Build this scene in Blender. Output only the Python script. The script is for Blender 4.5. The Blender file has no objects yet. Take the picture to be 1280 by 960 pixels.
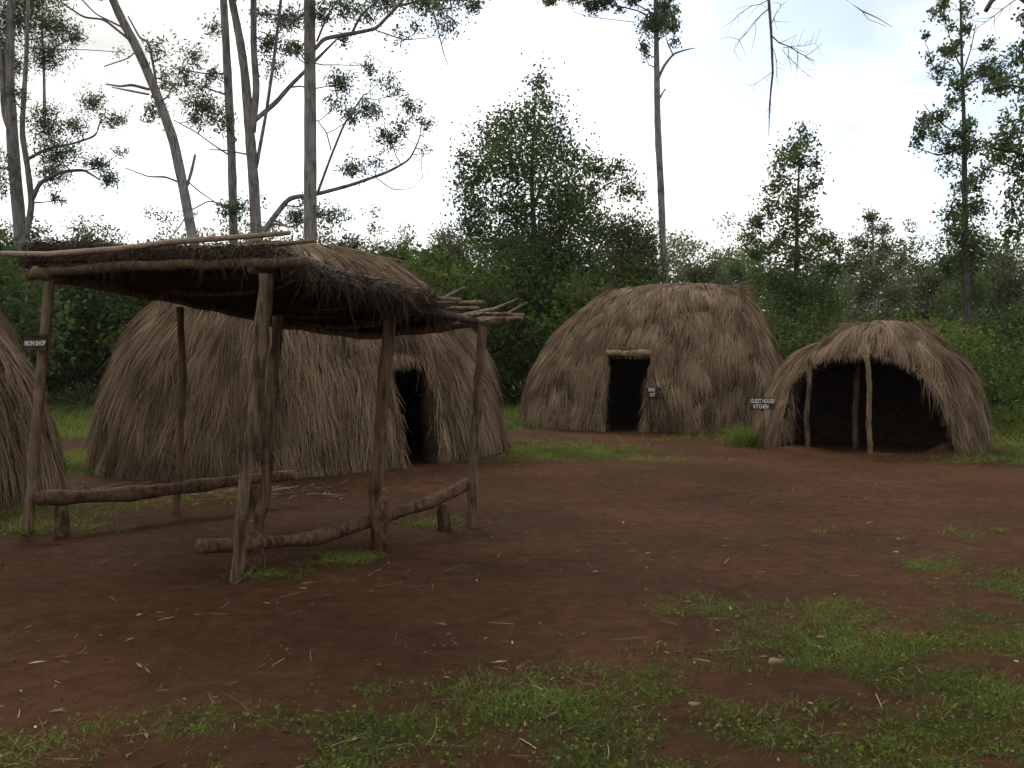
import bpy, math, random
import numpy as np
from mathutils import Vector
SEED = 7
rng = np.random.default_rng(SEED); random.seed(SEED)
sc = bpy.context.scene
C = sc.collection
R = math.radians

# ------------------------------------------------------------------ camera
CAMZ = 1.6; F = 1245.0; PITCH = R(-1.38)
cd = bpy.data.cameras.new('camera'); cam = bpy.data.objects.new('camera', cd); C.objects.link(cam)
cam.location = (0, 0, CAMZ); cam.rotation_euler = (R(90) + PITCH, 0, 0)
cd.sensor_width = 36; cd.lens = 36 * F / 1280; cd.clip_start = .05; cd.clip_end = 3000
sc.camera = cam

# ------------------------------------------------------------------ light
SUN_EL, SUN_AZ = R(40), R(-22)          # azimuth from +Y (ahead), negative = left: the sun is behind thin cloud ahead
sdir = Vector((math.sin(SUN_AZ) * math.cos(SUN_EL), math.cos(SUN_AZ) * math.cos(SUN_EL), math.sin(SUN_EL)))
sl = bpy.data.lights.new('sun', 'SUN'); so = bpy.data.objects.new('sun', sl); C.objects.link(so)
sl.energy = .9; sl.angle = R(14); sl.color = (1, .95, .88)
so.rotation_euler = sdir.to_track_quat('Z', 'Y').to_euler(); so.location = (0, 0, 30)

w = bpy.data.worlds.new('World'); sc.world = w; w.use_nodes = True
N = w.node_tree.nodes; L = w.node_tree.links; N.clear()
def nd(t, **k):
    n = N.new(t)
    for a, b in k.items(): setattr(n, a, b)
    return n
out = nd('ShaderNodeOutputWorld'); bg = nd('ShaderNodeBackground'); bg.inputs['Strength'].default_value = .1
sky = nd('ShaderNodeTexSky', sky_type='NISHITA'); sky.sun_disc = False
sky.sun_elevation = SUN_EL; sky.sun_rotation = SUN_AZ
tc = nd('ShaderNodeTexCoord')
mp = nd('ShaderNodeMapping'); mp.inputs['Scale'].default_value = (1, 1, 1.9); mp.inputs['Location'].default_value = (.37, .1, 0)
n1 = nd('ShaderNodeTexNoise'); n1.inputs['Scale'].default_value = 2.3; n1.inputs['Detail'].default_value = 7; n1.inputs['Roughness'].default_value = .55
n2 = nd('ShaderNodeTexNoise'); n2.inputs['Scale'].default_value = 3.1; n2.inputs['Detail'].default_value = 5
r1 = nd('ShaderNodeMapRange'); r1.inputs['From Min'].default_value = .36; r1.inputs['From Max'].default_value = .52
r1.inputs['To Min'].default_value = .22
r2 = nd('ShaderNodeMapRange'); r2.inputs['From Min'].default_value = .26; r2.inputs['From Max'].default_value = .56
r2.inputs['To Min'].default_value = 5.2; r2.inputs['To Max'].default_value = 11   # cloud radiance (x .1)
dt = nd('ShaderNodeVectorMath', operation='DOT_PRODUCT'); dt.inputs[1].default_value = sdir
nm = nd('ShaderNodeVectorMath', operation='NORMALIZE')
r3 = nd('ShaderNodeMapRange', interpolation_type='SMOOTHSTEP'); r3.inputs['From Min'].default_value = -.3; r3.inputs['From Max'].default_value = .95
r3.inputs['To Min'].default_value = .62; r3.inputs['To Max'].default_value = 1.12
mu = nd('ShaderNodeMath', operation='MULTIPLY')
cc = nd('ShaderNodeVectorMath', operation='SCALE'); cc.inputs[0].default_value = (1.0, .985, .955)
mx = nd('ShaderNodeMix', data_type='RGBA')
L.new(tc.outputs['Generated'], nm.inputs[0]); L.new(nm.outputs[0], dt.inputs[0])
L.new(nm.outputs[0], mp.inputs['Vector']); L.new(mp.outputs[0], n1.inputs['Vector'])
mp2 = nd('ShaderNodeMapping'); mp2.inputs['Scale'].default_value = (1, 1, 2.2); mp2.inputs['Location'].default_value = (3.2, 1.7, .4)
L.new(nm.outputs[0], mp2.inputs['Vector']); L.new(mp2.outputs[0], n2.inputs['Vector'])
def bank(dx, el, lo, hi, amt, src, dst):
    v = Vector((math.sin(R(dx)) * math.cos(R(el)), math.cos(R(dx)) * math.cos(R(el)), math.sin(R(el))))
    d_ = nd('ShaderNodeVectorMath', operation='DOT_PRODUCT'); d_.inputs[1].default_value = v; L.new(nm.outputs[0], d_.inputs[0])
    q = nd('ShaderNodeMapRange', interpolation_type='SMOOTHSTEP'); q.inputs['From Min'].default_value = lo; q.inputs['From Max'].default_value = hi; q.inputs['To Max'].default_value = amt
    L.new(d_.outputs['Value'], q.inputs['Value']); a_ = nd('ShaderNodeMath', operation='SUBTRACT'); L.new(src, a_.inputs[0]); L.new(q.outputs[0], a_.inputs[1]); 
    if dst is not None: L.new(a_.outputs[0], dst)
    return a_.outputs[0]
g1 = bank(1, 19, .955, .995, .07, n1.outputs['Fac'], None); bank(25, 19, .97, .998, .08, g1, r1.inputs['Value'])
h1 = bank(-22, 13, .95, .998, .12, n2.outputs['Fac'], None); bank(14, 5, .985, .999, .0, h1, r2.inputs['Value'])
L.new(dt.outputs['Value'], r3.inputs['Value']); L.new(r2.outputs[0], mu.inputs[0]); L.new(r3.outputs[0], mu.inputs[1])
L.new(mu.outputs[0], cc.inputs['Scale']); L.new(r1.outputs[0], mx.inputs['Factor'])
skm = nd('ShaderNodeVectorMath', operation='SCALE'); skm.inputs['Scale'].default_value = 1.0
L.new(sky.outputs[0], skm.inputs[0]); L.new(skm.outputs[0], mx.inputs['A']); L.new(cc.outputs[0], mx.inputs['B'])
L.new(mx.outputs['Result'], bg.inputs['Color']); L.new(bg.outputs[0], out.inputs[0])
vs = sc.view_settings; vs.view_transform = 'Standard'; vs.look = 'None'; vs.gamma = 1; vs.use_curve_mapping = False; vs.exposure = 0.68
sc.cycles.max_bounces = 6; sc.cycles.diffuse_bounces = 3; sc.cycles.transparent_max_bounces = 4

# ------------------------------------------------------------------ helpers
def at(px, py, Y):
    dx = (px - 640) / F; dz = (480 - py) / F
    y = math.cos(PITCH) - math.sin(PITCH) * dz; z = math.sin(PITCH) + math.cos(PITCH) * dz
    return np.array([dx * Y / y, Y, CAMZ + z * Y / y])
def tag(o, label=None, cat=None, group=None, kind=None):
    for k, v in (('label', label), ('category', cat), ('group', group), ('kind', kind)):
        if v: o[k] = v
    return o
def thing(name, label, cat, loc=(0, 0, 0), group=None):
    o = bpy.data.objects.new(name, None); C.objects.link(o); o.location = loc; o.empty_display_size = .2
    return tag(o, label, cat, group)
class MB:
    """collects quads/tris in world coordinates; build() links ONE mesh object"""
    def __init__(s): s.v = []; s.q = []; s.t = []; s.a = []; s.n = 0; s.sm = []; s.smt = []
    def add(s, v, q=None, t=None, tint=0., smooth=False):
        v = np.asarray(v, float).reshape(-1, 3); s.v.append(v)
        if q is not None and len(q): q = np.asarray(q).reshape(-1, 4) + s.n; s.q.append(q); s.sm.append(np.full(len(q), smooth))
        if t is not None and len(t): t = np.asarray(t).reshape(-1, 3) + s.n; s.t.append(t); s.smt.append(np.full(len(t), smooth))
        s.a.append(np.broadcast_to(np.asarray(tint, float), (len(v),)).copy()); s.n += len(v)
    def tube(s, pts, rad, seg=8, tint=.5, knob=0.):
        pts = np.asarray(pts, float); n = len(pts); rad = np.broadcast_to(rad, (n,)).astype(float)
        tan = np.gradient(pts, axis=0); tan /= np.linalg.norm(tan, axis=1)[:, None] + 1e-9
        ref = np.array([0.31, .17, .93]) if abs(tan[0][2]) < .8 else np.array([.93, .31, .1])
        ring = []
        for i in range(n):
            u = np.cross(tan[i], ref); u /= np.linalg.norm(u) + 1e-9; v = np.cross(tan[i], u)
            a = np.linspace(0, 2 * math.pi, seg, endpoint=False)
            rr = rad[i] * (1 + knob * rng.normal(0, 1, seg) * .5 + knob * rng.normal())
            ring.append(pts[i] + (np.cos(a)[:, None] * u + np.sin(a)[:, None] * v) * np.reshape(rr, (-1, 1)))
        V = np.concatenate(ring + [pts[:1], pts[-1:]])
        i = np.arange(n - 1)[:, None] * seg; j = np.arange(seg)[None]; j2 = (j + 1) % seg
        Q = np.stack([i + j, i + j2, i + seg + j2, i + seg + j], -1).reshape(-1, 4)
        a = np.arange(seg); b = (a + 1) % seg
        T = np.concatenate([np.stack([b, a, np.full(seg, n * seg)], -1), np.stack([(n - 1) * seg + a, (n - 1) * seg + b, np.full(seg, n * seg + 1)], -1)])
        s.add(V, Q, T, tint, True)
    def box(s, c, sx, sy, sz, ax=(1, 0, 0), tint=.5):
        ax = np.array(ax, float); ax /= np.linalg.norm(ax); up = np.array([0, 0, 1.]); ay = np.cross(up, ax)
        V = [np.array(c) + ax * sx * i / 2 + ay * sy * j / 2 + up * sz * k / 2 for i in (-1, 1) for j in (-1, 1) for k in (-1, 1)]
        s.add(V, [[0, 1, 3, 2], [4, 6, 7, 5], [0, 4, 5, 1], [2, 3, 7, 6], [0, 2, 6, 4], [1, 5, 7, 3]], None, tint)
    def blades(s, root, d, ln, wd, side, curl=None, tint=.5, nseg=2, tipw=.25):
        """flat straws / grass: root Nx3, direction Nx3, length, width, side vector Nx3, curl = offset of the tip"""
        n = len(root); ln = np.broadcast_to(ln, (n,))[:, None]; wd = np.broadcast_to(wd, (n,))[:, None] / 2
        if curl is None: curl = np.zeros((n, 3))
        rows = []
        for k in range(nseg + 1):
            f = k / nseg; p = root + d * ln * f + curl * f * f; ww = wd * (1 - (1 - tipw) * f ** 1.5)
            rows += [p - side * ww, p + side * ww]
        V = np.stack(rows, 1); m = 2 * (nseg + 1)
        b = np.arange(n)[:, None, None] * m
        Q = np.array([[2 * k, 2 * k + 1, 2 * k + 3, 2 * k + 2] for k in range(nseg)])[None] + b
        s.add(V.reshape(-1, 3), Q.reshape(-1, 4), None, np.repeat(np.broadcast_to(tint, (n,)), m))
    def leaves(s, c, ln, wd, droop=.0, tint=.5):
        n = len(c); d = rng.normal(0, 1, (n, 3)); d[:, 2] -= droop; d /= np.linalg.norm(d, axis=1)[:, None]
        r = rng.normal(0, 1, (n, 3)); e = np.cross(d, r); e /= np.linalg.norm(e, axis=1)[:, None] + 1e-9
        l = (ln * rng.uniform(.6, 1.3, n))[:, None] / 2; w_ = (wd * rng.uniform(.6, 1.3, n))[:, None] / 2
        nrm = np.cross(d, e) * w_ * .4
        V = np.stack([c - d * l, c + e * w_ + nrm - d * l * .1, c + d * l, c - e * w_ + nrm - d * l * .1], 1).reshape(-1, 3)
        s.add(V, np.arange(4 * n).reshape(-1, 4), None, np.repeat(np.broadcast_to(tint, (n,)), 4))
    def build(s, name, mat, parent=None, loc=None):
        V = np.concatenate(s.v)
        o_loc = np.array(parent.location) if (parent is not None and loc is None) else np.zeros(3)
        Q = np.concatenate(s.q) if s.q else np.zeros((0, 4), int); T = np.concatenate(s.t) if s.t else np.zeros((0, 3), int)
        me = bpy.data.meshes.new(name); me.vertices.add(len(V))
        if parent is None and loc is not None: o_loc = np.array(loc, float)
        me.vertices.foreach_set('co', (V - o_loc).astype(np.float32).ravel())
        nl = Q.size + T.size; me.loops.add(nl); me.polygons.add(len(Q) + len(T))
        me.loops.foreach_set('vertex_index', np.concatenate([Q.ravel(), T.ravel()]).astype(np.int32))
        st = np.concatenate([np.arange(len(Q)) * 4, Q.size + np.arange(len(T)) * 3]).astype(np.int32)
        me.polygons.foreach_set('loop_start', st)
        sm = np.concatenate(s.sm + s.smt) if (s.sm or s.smt) else np.zeros(0, bool)
        me.polygons.foreach_set('use_smooth', sm.astype(bool))
        at_ = me.attributes.new('tint', 'FLOAT', 'POINT'); at_.data.foreach_set('value', np.concatenate(s.a).astype(np.float32))
        me.materials.append(mat); me.update(calc_edges=True); me.validate()
        o = bpy.data.objects.new(name, me); C.objects.link(o)
        if parent is not None: o.parent = parent
        elif loc is not None: o.location = loc
        return o

# ------------------------------------------------------------------ materials
def mat(name): 
    m = bpy.data.materials.new(name); m.use_nodes = True; nt = m.node_tree; nt.nodes.clear()
    o = nt.nodes.new('ShaderNodeOutputMaterial'); b = nt.nodes.new('ShaderNodeBsdfPrincipled'); nt.links.new(b.outputs[0], o.inputs[0])
    b.inputs['Roughness'].default_value = .9; b.inputs['Specular IOR Level'].default_value = .15
    return m, nt, b, o
def ramp(nt, src, stops):
    r = nt.nodes.new('ShaderNodeValToRGB'); e = r.color_ramp.elements
    while len(e) < len(stops): e.new(.5)
    for k, (p, c) in zip(e, stops): k.position = p; k.color = (*c, 1)
    nt.links.new(src, r.inputs[0]); return r.outputs[0]
def attr(nt, nme='tint'):
    a = nt.nodes.new('ShaderNodeAttribute'); a.attribute_name = nme; return a.outputs['Fac']
def noise(nt, scale, detail=4, stretch=None, rough=.55):
    t = nt.nodes.new('ShaderNodeTexCoord'); n = nt.nodes.new('ShaderNodeTexNoise'); n.inputs['Scale'].default_value = scale; n.inputs['Detail'].default_value = detail; n.inputs['Roughness'].default_value = rough
    if stretch:
        p = nt.nodes.new('ShaderNodeMapping'); p.inputs['Scale'].default_value = stretch; nt.links.new(t.outputs['Object'], p.inputs[0]); nt.links.new(p.outputs[0], n.inputs['Vector'])
    else: nt.links.new(t.outputs['Object'], n.inputs['Vector'])
    return n.outputs['Fac']
def math_(nt, op, a, b):
    m = nt.nodes.new('ShaderNodeMath'); m.operation = op
    for i, x in enumerate((a, b)):
        if isinstance(x, (int, float)): m.inputs[i].default_value = x
        else: nt.links.new(x, m.inputs[i])
    return m.outputs[0]
def bump(nt, b, h, strength, dist):
    n = nt.nodes.new('ShaderNodeBump'); n.inputs['Strength'].default_value = strength; n.inputs['Distance'].default_value = dist
    nt.links.new(h, n.inputs['Height']); nt.links.new(n.outputs[0], b.inputs['Normal'])
def straw_mat(name, stops, amp=.35):
    m, nt, b, o = mat(name)
    f = math_(nt, 'ADD', attr(nt), math_(nt, 'MULTIPLY', math_(nt, 'SUBTRACT', noise(nt, 1.3, 4), .5), amp * 2))
    nt.links.new(ramp(nt, f, stops), b.inputs['Base Color']); return m
M_thatch = straw_mat('grey_straw', [(0, (.040, .025, .014)), (.3, (.135, .090, .054)), (.6, (.25, .175, .110)), (1, (.42, .312, .205))])
M_thatch_shaded = straw_mat('shaded_straw', [(0, (.016, .0105, .006)), (.5, (.045, .030, .018)), (1, (.17, .12, .07))])  # darkened copy of the straw: shade under the shelter roof put into colour
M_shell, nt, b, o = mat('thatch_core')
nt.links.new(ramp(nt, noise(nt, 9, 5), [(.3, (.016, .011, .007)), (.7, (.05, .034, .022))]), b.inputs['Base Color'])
def wood_mat(name, c0, c1, st=(1, 1, .12)):
    m, nt, b, o = mat(name)
    f = noise(nt, 28, 6, st); g = noise(nt, 3.5, 3)
    f2 = math_(nt, 'ADD', math_(nt, 'MULTIPLY', f, .65), math_(nt, 'MULTIPLY', g, .35))
    f3 = math_(nt, 'ADD', f2, math_(nt, 'MULTIPLY', math_(nt, 'SUBTRACT', attr(nt), .5), .3))
    nt.links.new(ramp(nt, f3, [(.38, tuple(x * .7 for x in c0)), (.5, tuple((x + y) / 2 for x, y in zip(c0, c1))), (.62, c1)]), b.inputs['Base Color'])
    bump(nt, b, math_(nt, 'ADD', f, math_(nt, 'MULTIPLY', noise(nt, 9, 4), 1.5)), 1.0, .018); return m
M_post = wood_mat('weathered_post_wood', (.065, .043, .026), (.20, .14, .088))
M_red = wood_mat('red_brown_log_bark', (.05, .027, .016), (.14, .082, .05), (1, 1, .5))
M_brown = wood_mat('brown_post_wood', (.045, .027, .016), (.15, .095, .058))
M_pole = wood_mat('pale_pole_wood', (.09, .065, .045), (.27, .20, .145), (1, 1, 1))
M_bark = wood_mat('grey_smooth_bark', (.12, .112, .105), (.29, .275, .26), (1, 1, .1))
M_barkd = wood_mat('dark_tree_bark', (.035, .03, .025), (.11, .095, .08), (1, 1, .2))
M_twig = wood_mat('dead_twig_bark', (.06, .05, .045), (.16, .135, .12), (1, 1, 1))
def leaf_mat(name, lo, mid, hi, tr=.3):
    m, nt, b, o = mat(name)
    c = ramp(nt, attr(nt), [(.0, lo), (.5, mid), (1, hi)])
    nt.links.new(c, b.inputs['Base Color']); b.inputs['Roughness'].default_value = .7; b.inputs['Specular IOR Level'].default_value = .15
    t = nt.nodes.new('ShaderNodeBsdfTranslucent'); nt.links.new(c, t.inputs[0]); x = nt.nodes.new('ShaderNodeMixShader'); x.inputs[0].default_value = tr
    nt.links.new(b.outputs[0], x.inputs[1]); nt.links.new(t.outputs[0], x.inputs[2]); nt.links.new(x.outputs[0], o.inputs[0]); return m
M_leafg = leaf_mat('gum_leaves', (.05, .07, .03), (.085, .12, .05), (.13, .18, .08), .5)
M_leafd = leaf_mat('dense_tree_leaves', (.036, .055, .018), (.075, .110, .033), (.13, .175, .05), .45)
M_leafo = leaf_mat('olive_leaves', (.04, .055, .022), (.085, .105, .042), (.15, .165, .07))
M_under = leaf_mat('thicket_leaves', (.018, .029, .008), (.048, .074, .016), (.125, .165, .032))
M_grass = leaf_mat('grass_blades', (.06, .07, .014), (.095, .14, .022), (.20, .25, .05), .35)
M_dry = straw_mat('dry_litter', [(0, (.10, .06, .035)), (.5, (.26, .19, .12)), (1, (.55, .47, .36))], .1)
# ground
M_ground, nt, b, o = mat('red_soil')
f1 = noise(nt, .55, 5); f2 = noise(nt, 7, 6, None, .65); f3 = noise(nt, 60, 6, None, .8); f4 = noise(nt, 260, 3, None, .8); g = attr(nt)
ff = math_(nt, 'ADD', math_(nt, 'ADD', math_(nt, 'MULTIPLY', f1, .35), math_(nt, 'MULTIPLY', f2, .35)), math_(nt, 'ADD', math_(nt, 'MULTIPLY', f3, .18), math_(nt, 'MULTIPLY', f4, .12)))
soil = ramp(nt, ff, [(.36, (.032, .0140, .0055)), (.5, (.079, .0345, .0135)), (.64, (.14, .064, .026))])
moss = ramp(nt, f2, [(.35, (.03, .036, .010)), (.65, (.05, .085, .016))])
mix = nt.nodes.new('ShaderNodeMix'); mix.data_type = 'RGBA'
gm = nt.nodes.new('ShaderNodeMapRange'); gm.inputs['From Min'].default_value = .45; gm.inputs['From Max'].default_value = .95; gm.inputs['To Max'].default_value = .55
nt.links.new(math_(nt, 'ADD', g, math_(nt, 'MULTIPLY', math_(nt, 'SUBTRACT', f2, .5), .8)), gm.inputs[0])
nt.links.new(gm.outputs[0], mix.inputs['Factor']); nt.links.new(soil, mix.inputs['A']); nt.links.new(moss, mix.inputs['B'])
nt.links.new(mix.outputs['Result'], b.inputs['Base Color'])
bump(nt, b, math_(nt, 'ADD', math_(nt, 'ADD', f3, math_(nt, 'MULTIPLY', f4, .35)), math_(nt, 'MULTIPLY', f2, 2.4)), 1.0, .03)
b.inputs['Specular IOR Level'].default_value = .08

# ------------------------------------------------------------------ value noise for layout
_tab = rng.random((256, 256))
def vn(x, y):
    xi = np.floor(x).astype(int); yi = np.floor(y).astype(int); fx = x - xi; fy = y - yi
    fx = fx * fx * (3 - 2 * fx); fy = fy * fy * (3 - 2 * fy); t = lambda a, b_: _tab[a & 255, b_ & 255]
    return (t(xi, yi) * (1 - fx) + t(xi + 1, yi) * fx) * (1 - fy) + (t(xi, yi + 1) * (1 - fx) + t(xi + 1, yi + 1) * fx) * fy
def fbm(x, y, o=4):
    s = 0; a = .5
    for k in range(o): s = s + a * vn(x * 2 ** k + 17.3 * k, y * 2 ** k + 5.1 * k); a *= .5
    return s / (1 - .5 ** o)
def sstep(a, b_, x): t = np.clip((x - a) / (b_ - a), 0, 1); return t * t * (3 - 2 * t)
HUTS = {}
def ground_z(x, y):
    x = np.asarray(x, float); y = np.asarray(y, float)
    z = (fbm(x * .35, y * .35) - .5) * .10 + (fbm(x * 2.1 + 9, y * 2.1) - .5) * .03
    z = z * sstep(1.5, 4, np.hypot(x, y))
    z = z + .13 * np.exp(-(((x - 4.95) / .55) ** 2 + ((y - 17.2) / .5) ** 2)) + .07 * np.exp(-(((x - 6.0) / 1.0) ** 2 + ((y - 16.3) / .35) ** 2)) + .22 * np.exp(-(((x - 7.22) / .25) ** 2 + ((y - 16.6) / .25) ** 2))
    return z + 9 * sstep(60, 170, np.hypot(x, y))
def gmask(x, y):
    x = np.asarray(x, float); y = np.asarray(y, float)
    n = fbm(x * .9 + 40, y * .9) ; n2 = fbm(x * 3.1, y * 3.1 + 11)
    # foreground sward: nearer than the line through the measured border
    bx = np.array([-6, -2.1, -.9, .27, 2.1, 4.45, 9, 16]); by = np.array([4.3, 4.5, 5.0, 5.9, 7.2, 8.7, 10.5, 12])
    e = np.interp(x, bx, by) - y
    m = sstep(-.5, 1.1, e + (n - .5) * 2.6) * np.clip(.24 + 1.5 * (n2 - .25) + .9 * (n - .5), .12, 1.1)
    m = m * (1 - .75 * np.exp(-(((x - .95) / .5) ** 2 + ((y - 5.7) / .45) ** 2)))
    blob = lambda cx, cy, rx, ry, a=1.: a * np.exp(-(((x - cx) / rx) ** 2 + ((y - cy) / ry) ** 2))
    k = (n - .5) * 1.4 + (n2 - .5) * .8
    far = sstep(18.5, 21.5, y + k * 3 + 2.0 * np.exp(-((x + 7) / 4) ** 2) * 0) * (1 - sstep(-.2, .2, 1 - np.hypot((x - 3.5) / 4.2, (y - 21.2) / 2.1)))
    left = sstep(0, .9, 1 - np.hypot((x + 6.8) / 2.0, (y - 15.5) / 3.6) + k * .3) * 1.1
    m = np.maximum.reduce([m, far * .9, left, blob(4.9, 9.0, 1.8, .6, .3 + k * 1.6), blob(3.4, 7.7, 1.4, .6, .45 + k * 1.6), blob(-1.3, 4.3, 1.0, .3, .8 + k), blob(-2.2, 4.1, .6, .2, .8 + k), blob(.1, 4.6, .9, .6, .7 + k), blob(-5.4, 10.9, 1.6, 1.4, .55 + k), blob(-4.4, 9.2, .7, .5, .6 + k),
        blob(.9, 17.2, 1.5, 1.3, .95 + k * .5), blob(8.3, 16.2, 1.6, 1.0, .95 + k * .5), blob(11.5, 17, 3, 4, 1.), blob(-1.9, 7.35, .45, .35, .72 + k * 1.3), blob(-1.45, 8.05, .5, .4, .5 + k * 1.3),
        blob(4.5, 20.2, 1.3, .5, .8 + k), blob(-.7, 9.7, .6, .4, .15 + k), blob(2.2, 16, 1.5, .5, .3 + k), blob(-3.1, 11.3, 1.0, .6, .35 + k)])
    return np.clip(m, 0, 1)

def axis(a, b_, fine0, fine1, step, grow):
    xs = list(np.arange(fine0, fine1, step)); s = step; x = fine1
    while x < b_: xs.append(x); s *= grow; x += s
    xs.append(b_); s = step; x = fine0 - step
    while x > a: xs.insert(0, x); s *= grow; x -= s
    xs.insert(0, a); return np.array(xs)
gx = axis(-600, 600, -8, 10, .07, 1.06); gy = axis(-300, 900, 3, 13, .06, 1.03)
X, Y = np.meshgrid(gx, gy); Z = ground_z(X, Y); 
g = MB(); nx = len(gx); ny = len(gy)
i = np.arange(ny - 1)[:, None] * nx; j = np.arange(nx - 1)[None]
g.add(np.stack([X, Y, Z], -1).reshape(-1, 3), np.stack([i + j, i + j + 1, i + nx + j + 1, i + nx + j], -1).reshape(-1, 4), None, gmask(X, Y).ravel(), True)
tag(g.build('ground', M_ground), 'bare trodden red brown soil with patches of green grass', 'ground', kind='structure')

# ------------------------------------------------------------------ huts
class Hut:
    def __init__(s, cx, cy, rot, L_, R_, H_, kl=1, kr=1, e=(1.6, .7), seed=1, lean=0, kf=1):
        s.c = np.array([cx, cy]); s.rot = rot; s.L = L_; s.R = R_; s.H = H_; s.kl = kl; s.kr = kr; s.e = e; s.sd = seed * 13.7; s.lean = lean; s.kf = kf
    def loc(s, th, ph):
        """surface point, local frame (x long axis, -y front)"""
        t = np.sin(ph * math.pi / 2); sc_ = np.maximum(0, 1 - t ** s.e[0]) ** s.e[1]
        ct = np.cos(th); st = np.sin(th); k = np.where(ct > 0, s.kr, s.kl)
        bul = 1 + .05 * (fbm(th * 1.6 + s.sd, ph * 3 + s.sd) - .5) * 2 + .03 * (fbm(th * 5 + s.sd, ph * 7) - .5) * 2
        x = s.L / 2 * np.clip(ct * 1.5, -1, 1) * (1 - .12 * t * t) + s.R * sc_ * ct * k * bul + s.lean * t
        y = s.R * sc_ * st * bul * s.kf; z = s.H * t * (1 + .02 * (fbm(th * 3 + s.sd + 5, ph * 2) - .5)) - .03
        z = z - .16 * (t ** 4) * np.clip(np.abs(x - s.lean * t) / (s.L / 2 + .3), 0, 1.3) ** 2
        return np.stack([x, y, z], -1)
    def w(s, p):
        p = np.asarray(p, float); c, n = math.cos(s.rot), math.sin(s.rot); q = p.copy()
        q[..., 0] = s.c[0] + p[..., 0] * c - p[..., 1] * n; q[..., 1] = s.c[1] + p[..., 0] * n + p[..., 1] * c; return q
    def v(s, p):
        c, n = math.cos(s.rot), math.sin(s.rot); q = np.array(p, float)
        q[..., 0] = p[..., 0] * c - p[..., 1] * n; q[..., 1] = p[..., 0] * n + p[..., 1] * c; return q
def build_hut(h, name, label, opening, ntuft, blen=.5, bw=.0085, per=21, th=.24, edge_pts=None, core=M_shell):
    root = thing(name, label, 'hut', (h.c[0], h.c[1], 0))
    nu, nv = 260, 90
    TH, PH = np.meshgrid(np.linspace(0, 2 * math.pi, nu, endpoint=False), np.linspace(0, .995, nv))
    P = h.loc(TH, PH); mid = .25 * (P[:-1] + P[1:] + np.roll(P, -1, 1)[:-1] + np.roll(P, -1, 1)[1:])
    keep = ~opening(mid)
    i = np.arange(nv - 1)[:, None] * nu; j = np.arange(nu)[None]; j2 = (j + 1) % nu
    Q = np.stack([i + j, i + j2, i + nu + j2, i + nu + j], -1)[keep]
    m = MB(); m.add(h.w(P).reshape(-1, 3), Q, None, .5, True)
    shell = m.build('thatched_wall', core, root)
    md = shell.modifiers.new('thickness', 'SOLIDIFY'); md.thickness = th; md.offset = -1
    # straw coat
    n = ntuft; thv = rng.uniform(0, 2 * math.pi, n); ph = 1 - rng.uniform(0, 1, n) ** .85; ph = np.clip(ph, .02, .99) * 1.0
    # equalise by radius
    acc = (1 - np.sin(ph * math.pi / 2) ** h.e[0]) ** h.e[1] * .7 + .42 > rng.random(n); thv, ph = thv[acc], ph[acc]; n = len(thv)
    swing = (fbm(thv * 2 + h.sd, ph * 5) - .5) * .75 + rng.normal(0, .15, n)
    tt = np.clip(.48 + (fbm(thv * 9, ph * 14 + h.sd) - .5) * .9 + rng.normal(0, .12, n), 0, 1)
    lift = np.clip(rng.normal(.10, .06, n), .0, .3) * (1 - .75 * ph ** 2)
    rep = lambda a: np.repeat(a, per, 0)
    thb = rep(thv) + rng.normal(0, .028, n * per); phb = np.clip(rep(ph) + rng.normal(0, .012, n * per), .01, .995)
    p = h.loc(thb, phb); d = h.loc(thb, np.maximum(phb - .02, 0)) - p; bad = np.linalg.norm(d, axis=1) < 1e-4
    d[bad] = [0, 0, -1]; d /= np.linalg.norm(d, axis=1)[:, None]
    e = h.loc(thb + .02, phb) - p; e /= np.linalg.norm(e, axis=1)[:, None] + 1e-9
    nrm = np.cross(d, e); nrm /= np.linalg.norm(nrm, axis=1)[:, None] + 1e-9
    outw = p.copy(); outw[:, 0] -= np.clip(p[:, 0], -h.L / 2, h.L / 2); outw[:, 2] += .2
    nrm *= np.sign((nrm * outw).sum(1))[:, None]
    a = rep(swing) + rng.normal(0, .13, n * per)
    dd = d * np.cos(a)[:, None] + e * np.sin(a)[:, None] + nrm * (rep(lift) + rng.normal(0, .05, n * per) * (1 - .6 * phb ** 2))[:, None]
    dd /= np.linalg.norm(dd, axis=1)[:, None]
    ln = blen * rng.uniform(.55, 1.25, n * per); p = p + nrm * .01
    tip = p + dd * ln[:, None]
    # stop at the ground
    over = tip[:, 2] < .0; ln = np.where(over, np.maximum(.04, p[:, 2] / np.maximum(.05, -dd[:, 2])), ln); tip = p + dd * ln[:, None]
    # never across the opening
    ok = ~opening(p) & ~opening(p + dd * (ln * .5)[:, None]) & ~opening(p + dd * np.maximum(ln - .10, .0)[:, None])
    sd = e * rng.uniform(.5, 1, n * per)[:, None] + nrm * rng.normal(0, .5, n * per)[:, None]; sd /= np.linalg.norm(sd, axis=1)[:, None]
    curl = -nrm * (ln ** 2 * (.16 + .25 * phb ** 3))[:, None] + rng.normal(0, .015, (n * per, 3)); curl[:, 2] -= .02
    curl[:, 2] = np.maximum(curl[:, 2], -np.maximum(tip[:, 2], 0))
    tint = np.clip(rep(tt) + rng.normal(0, .075, n * per), 0, 1)
    s_ = MB(); s_.blades(h.w(p[ok]), h.v(dd[ok]), ln[ok], bw * rng.uniform(.6, 1.5, ok.sum()), h.v(sd[ok]), h.v(curl[ok]), tint[ok])
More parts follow.
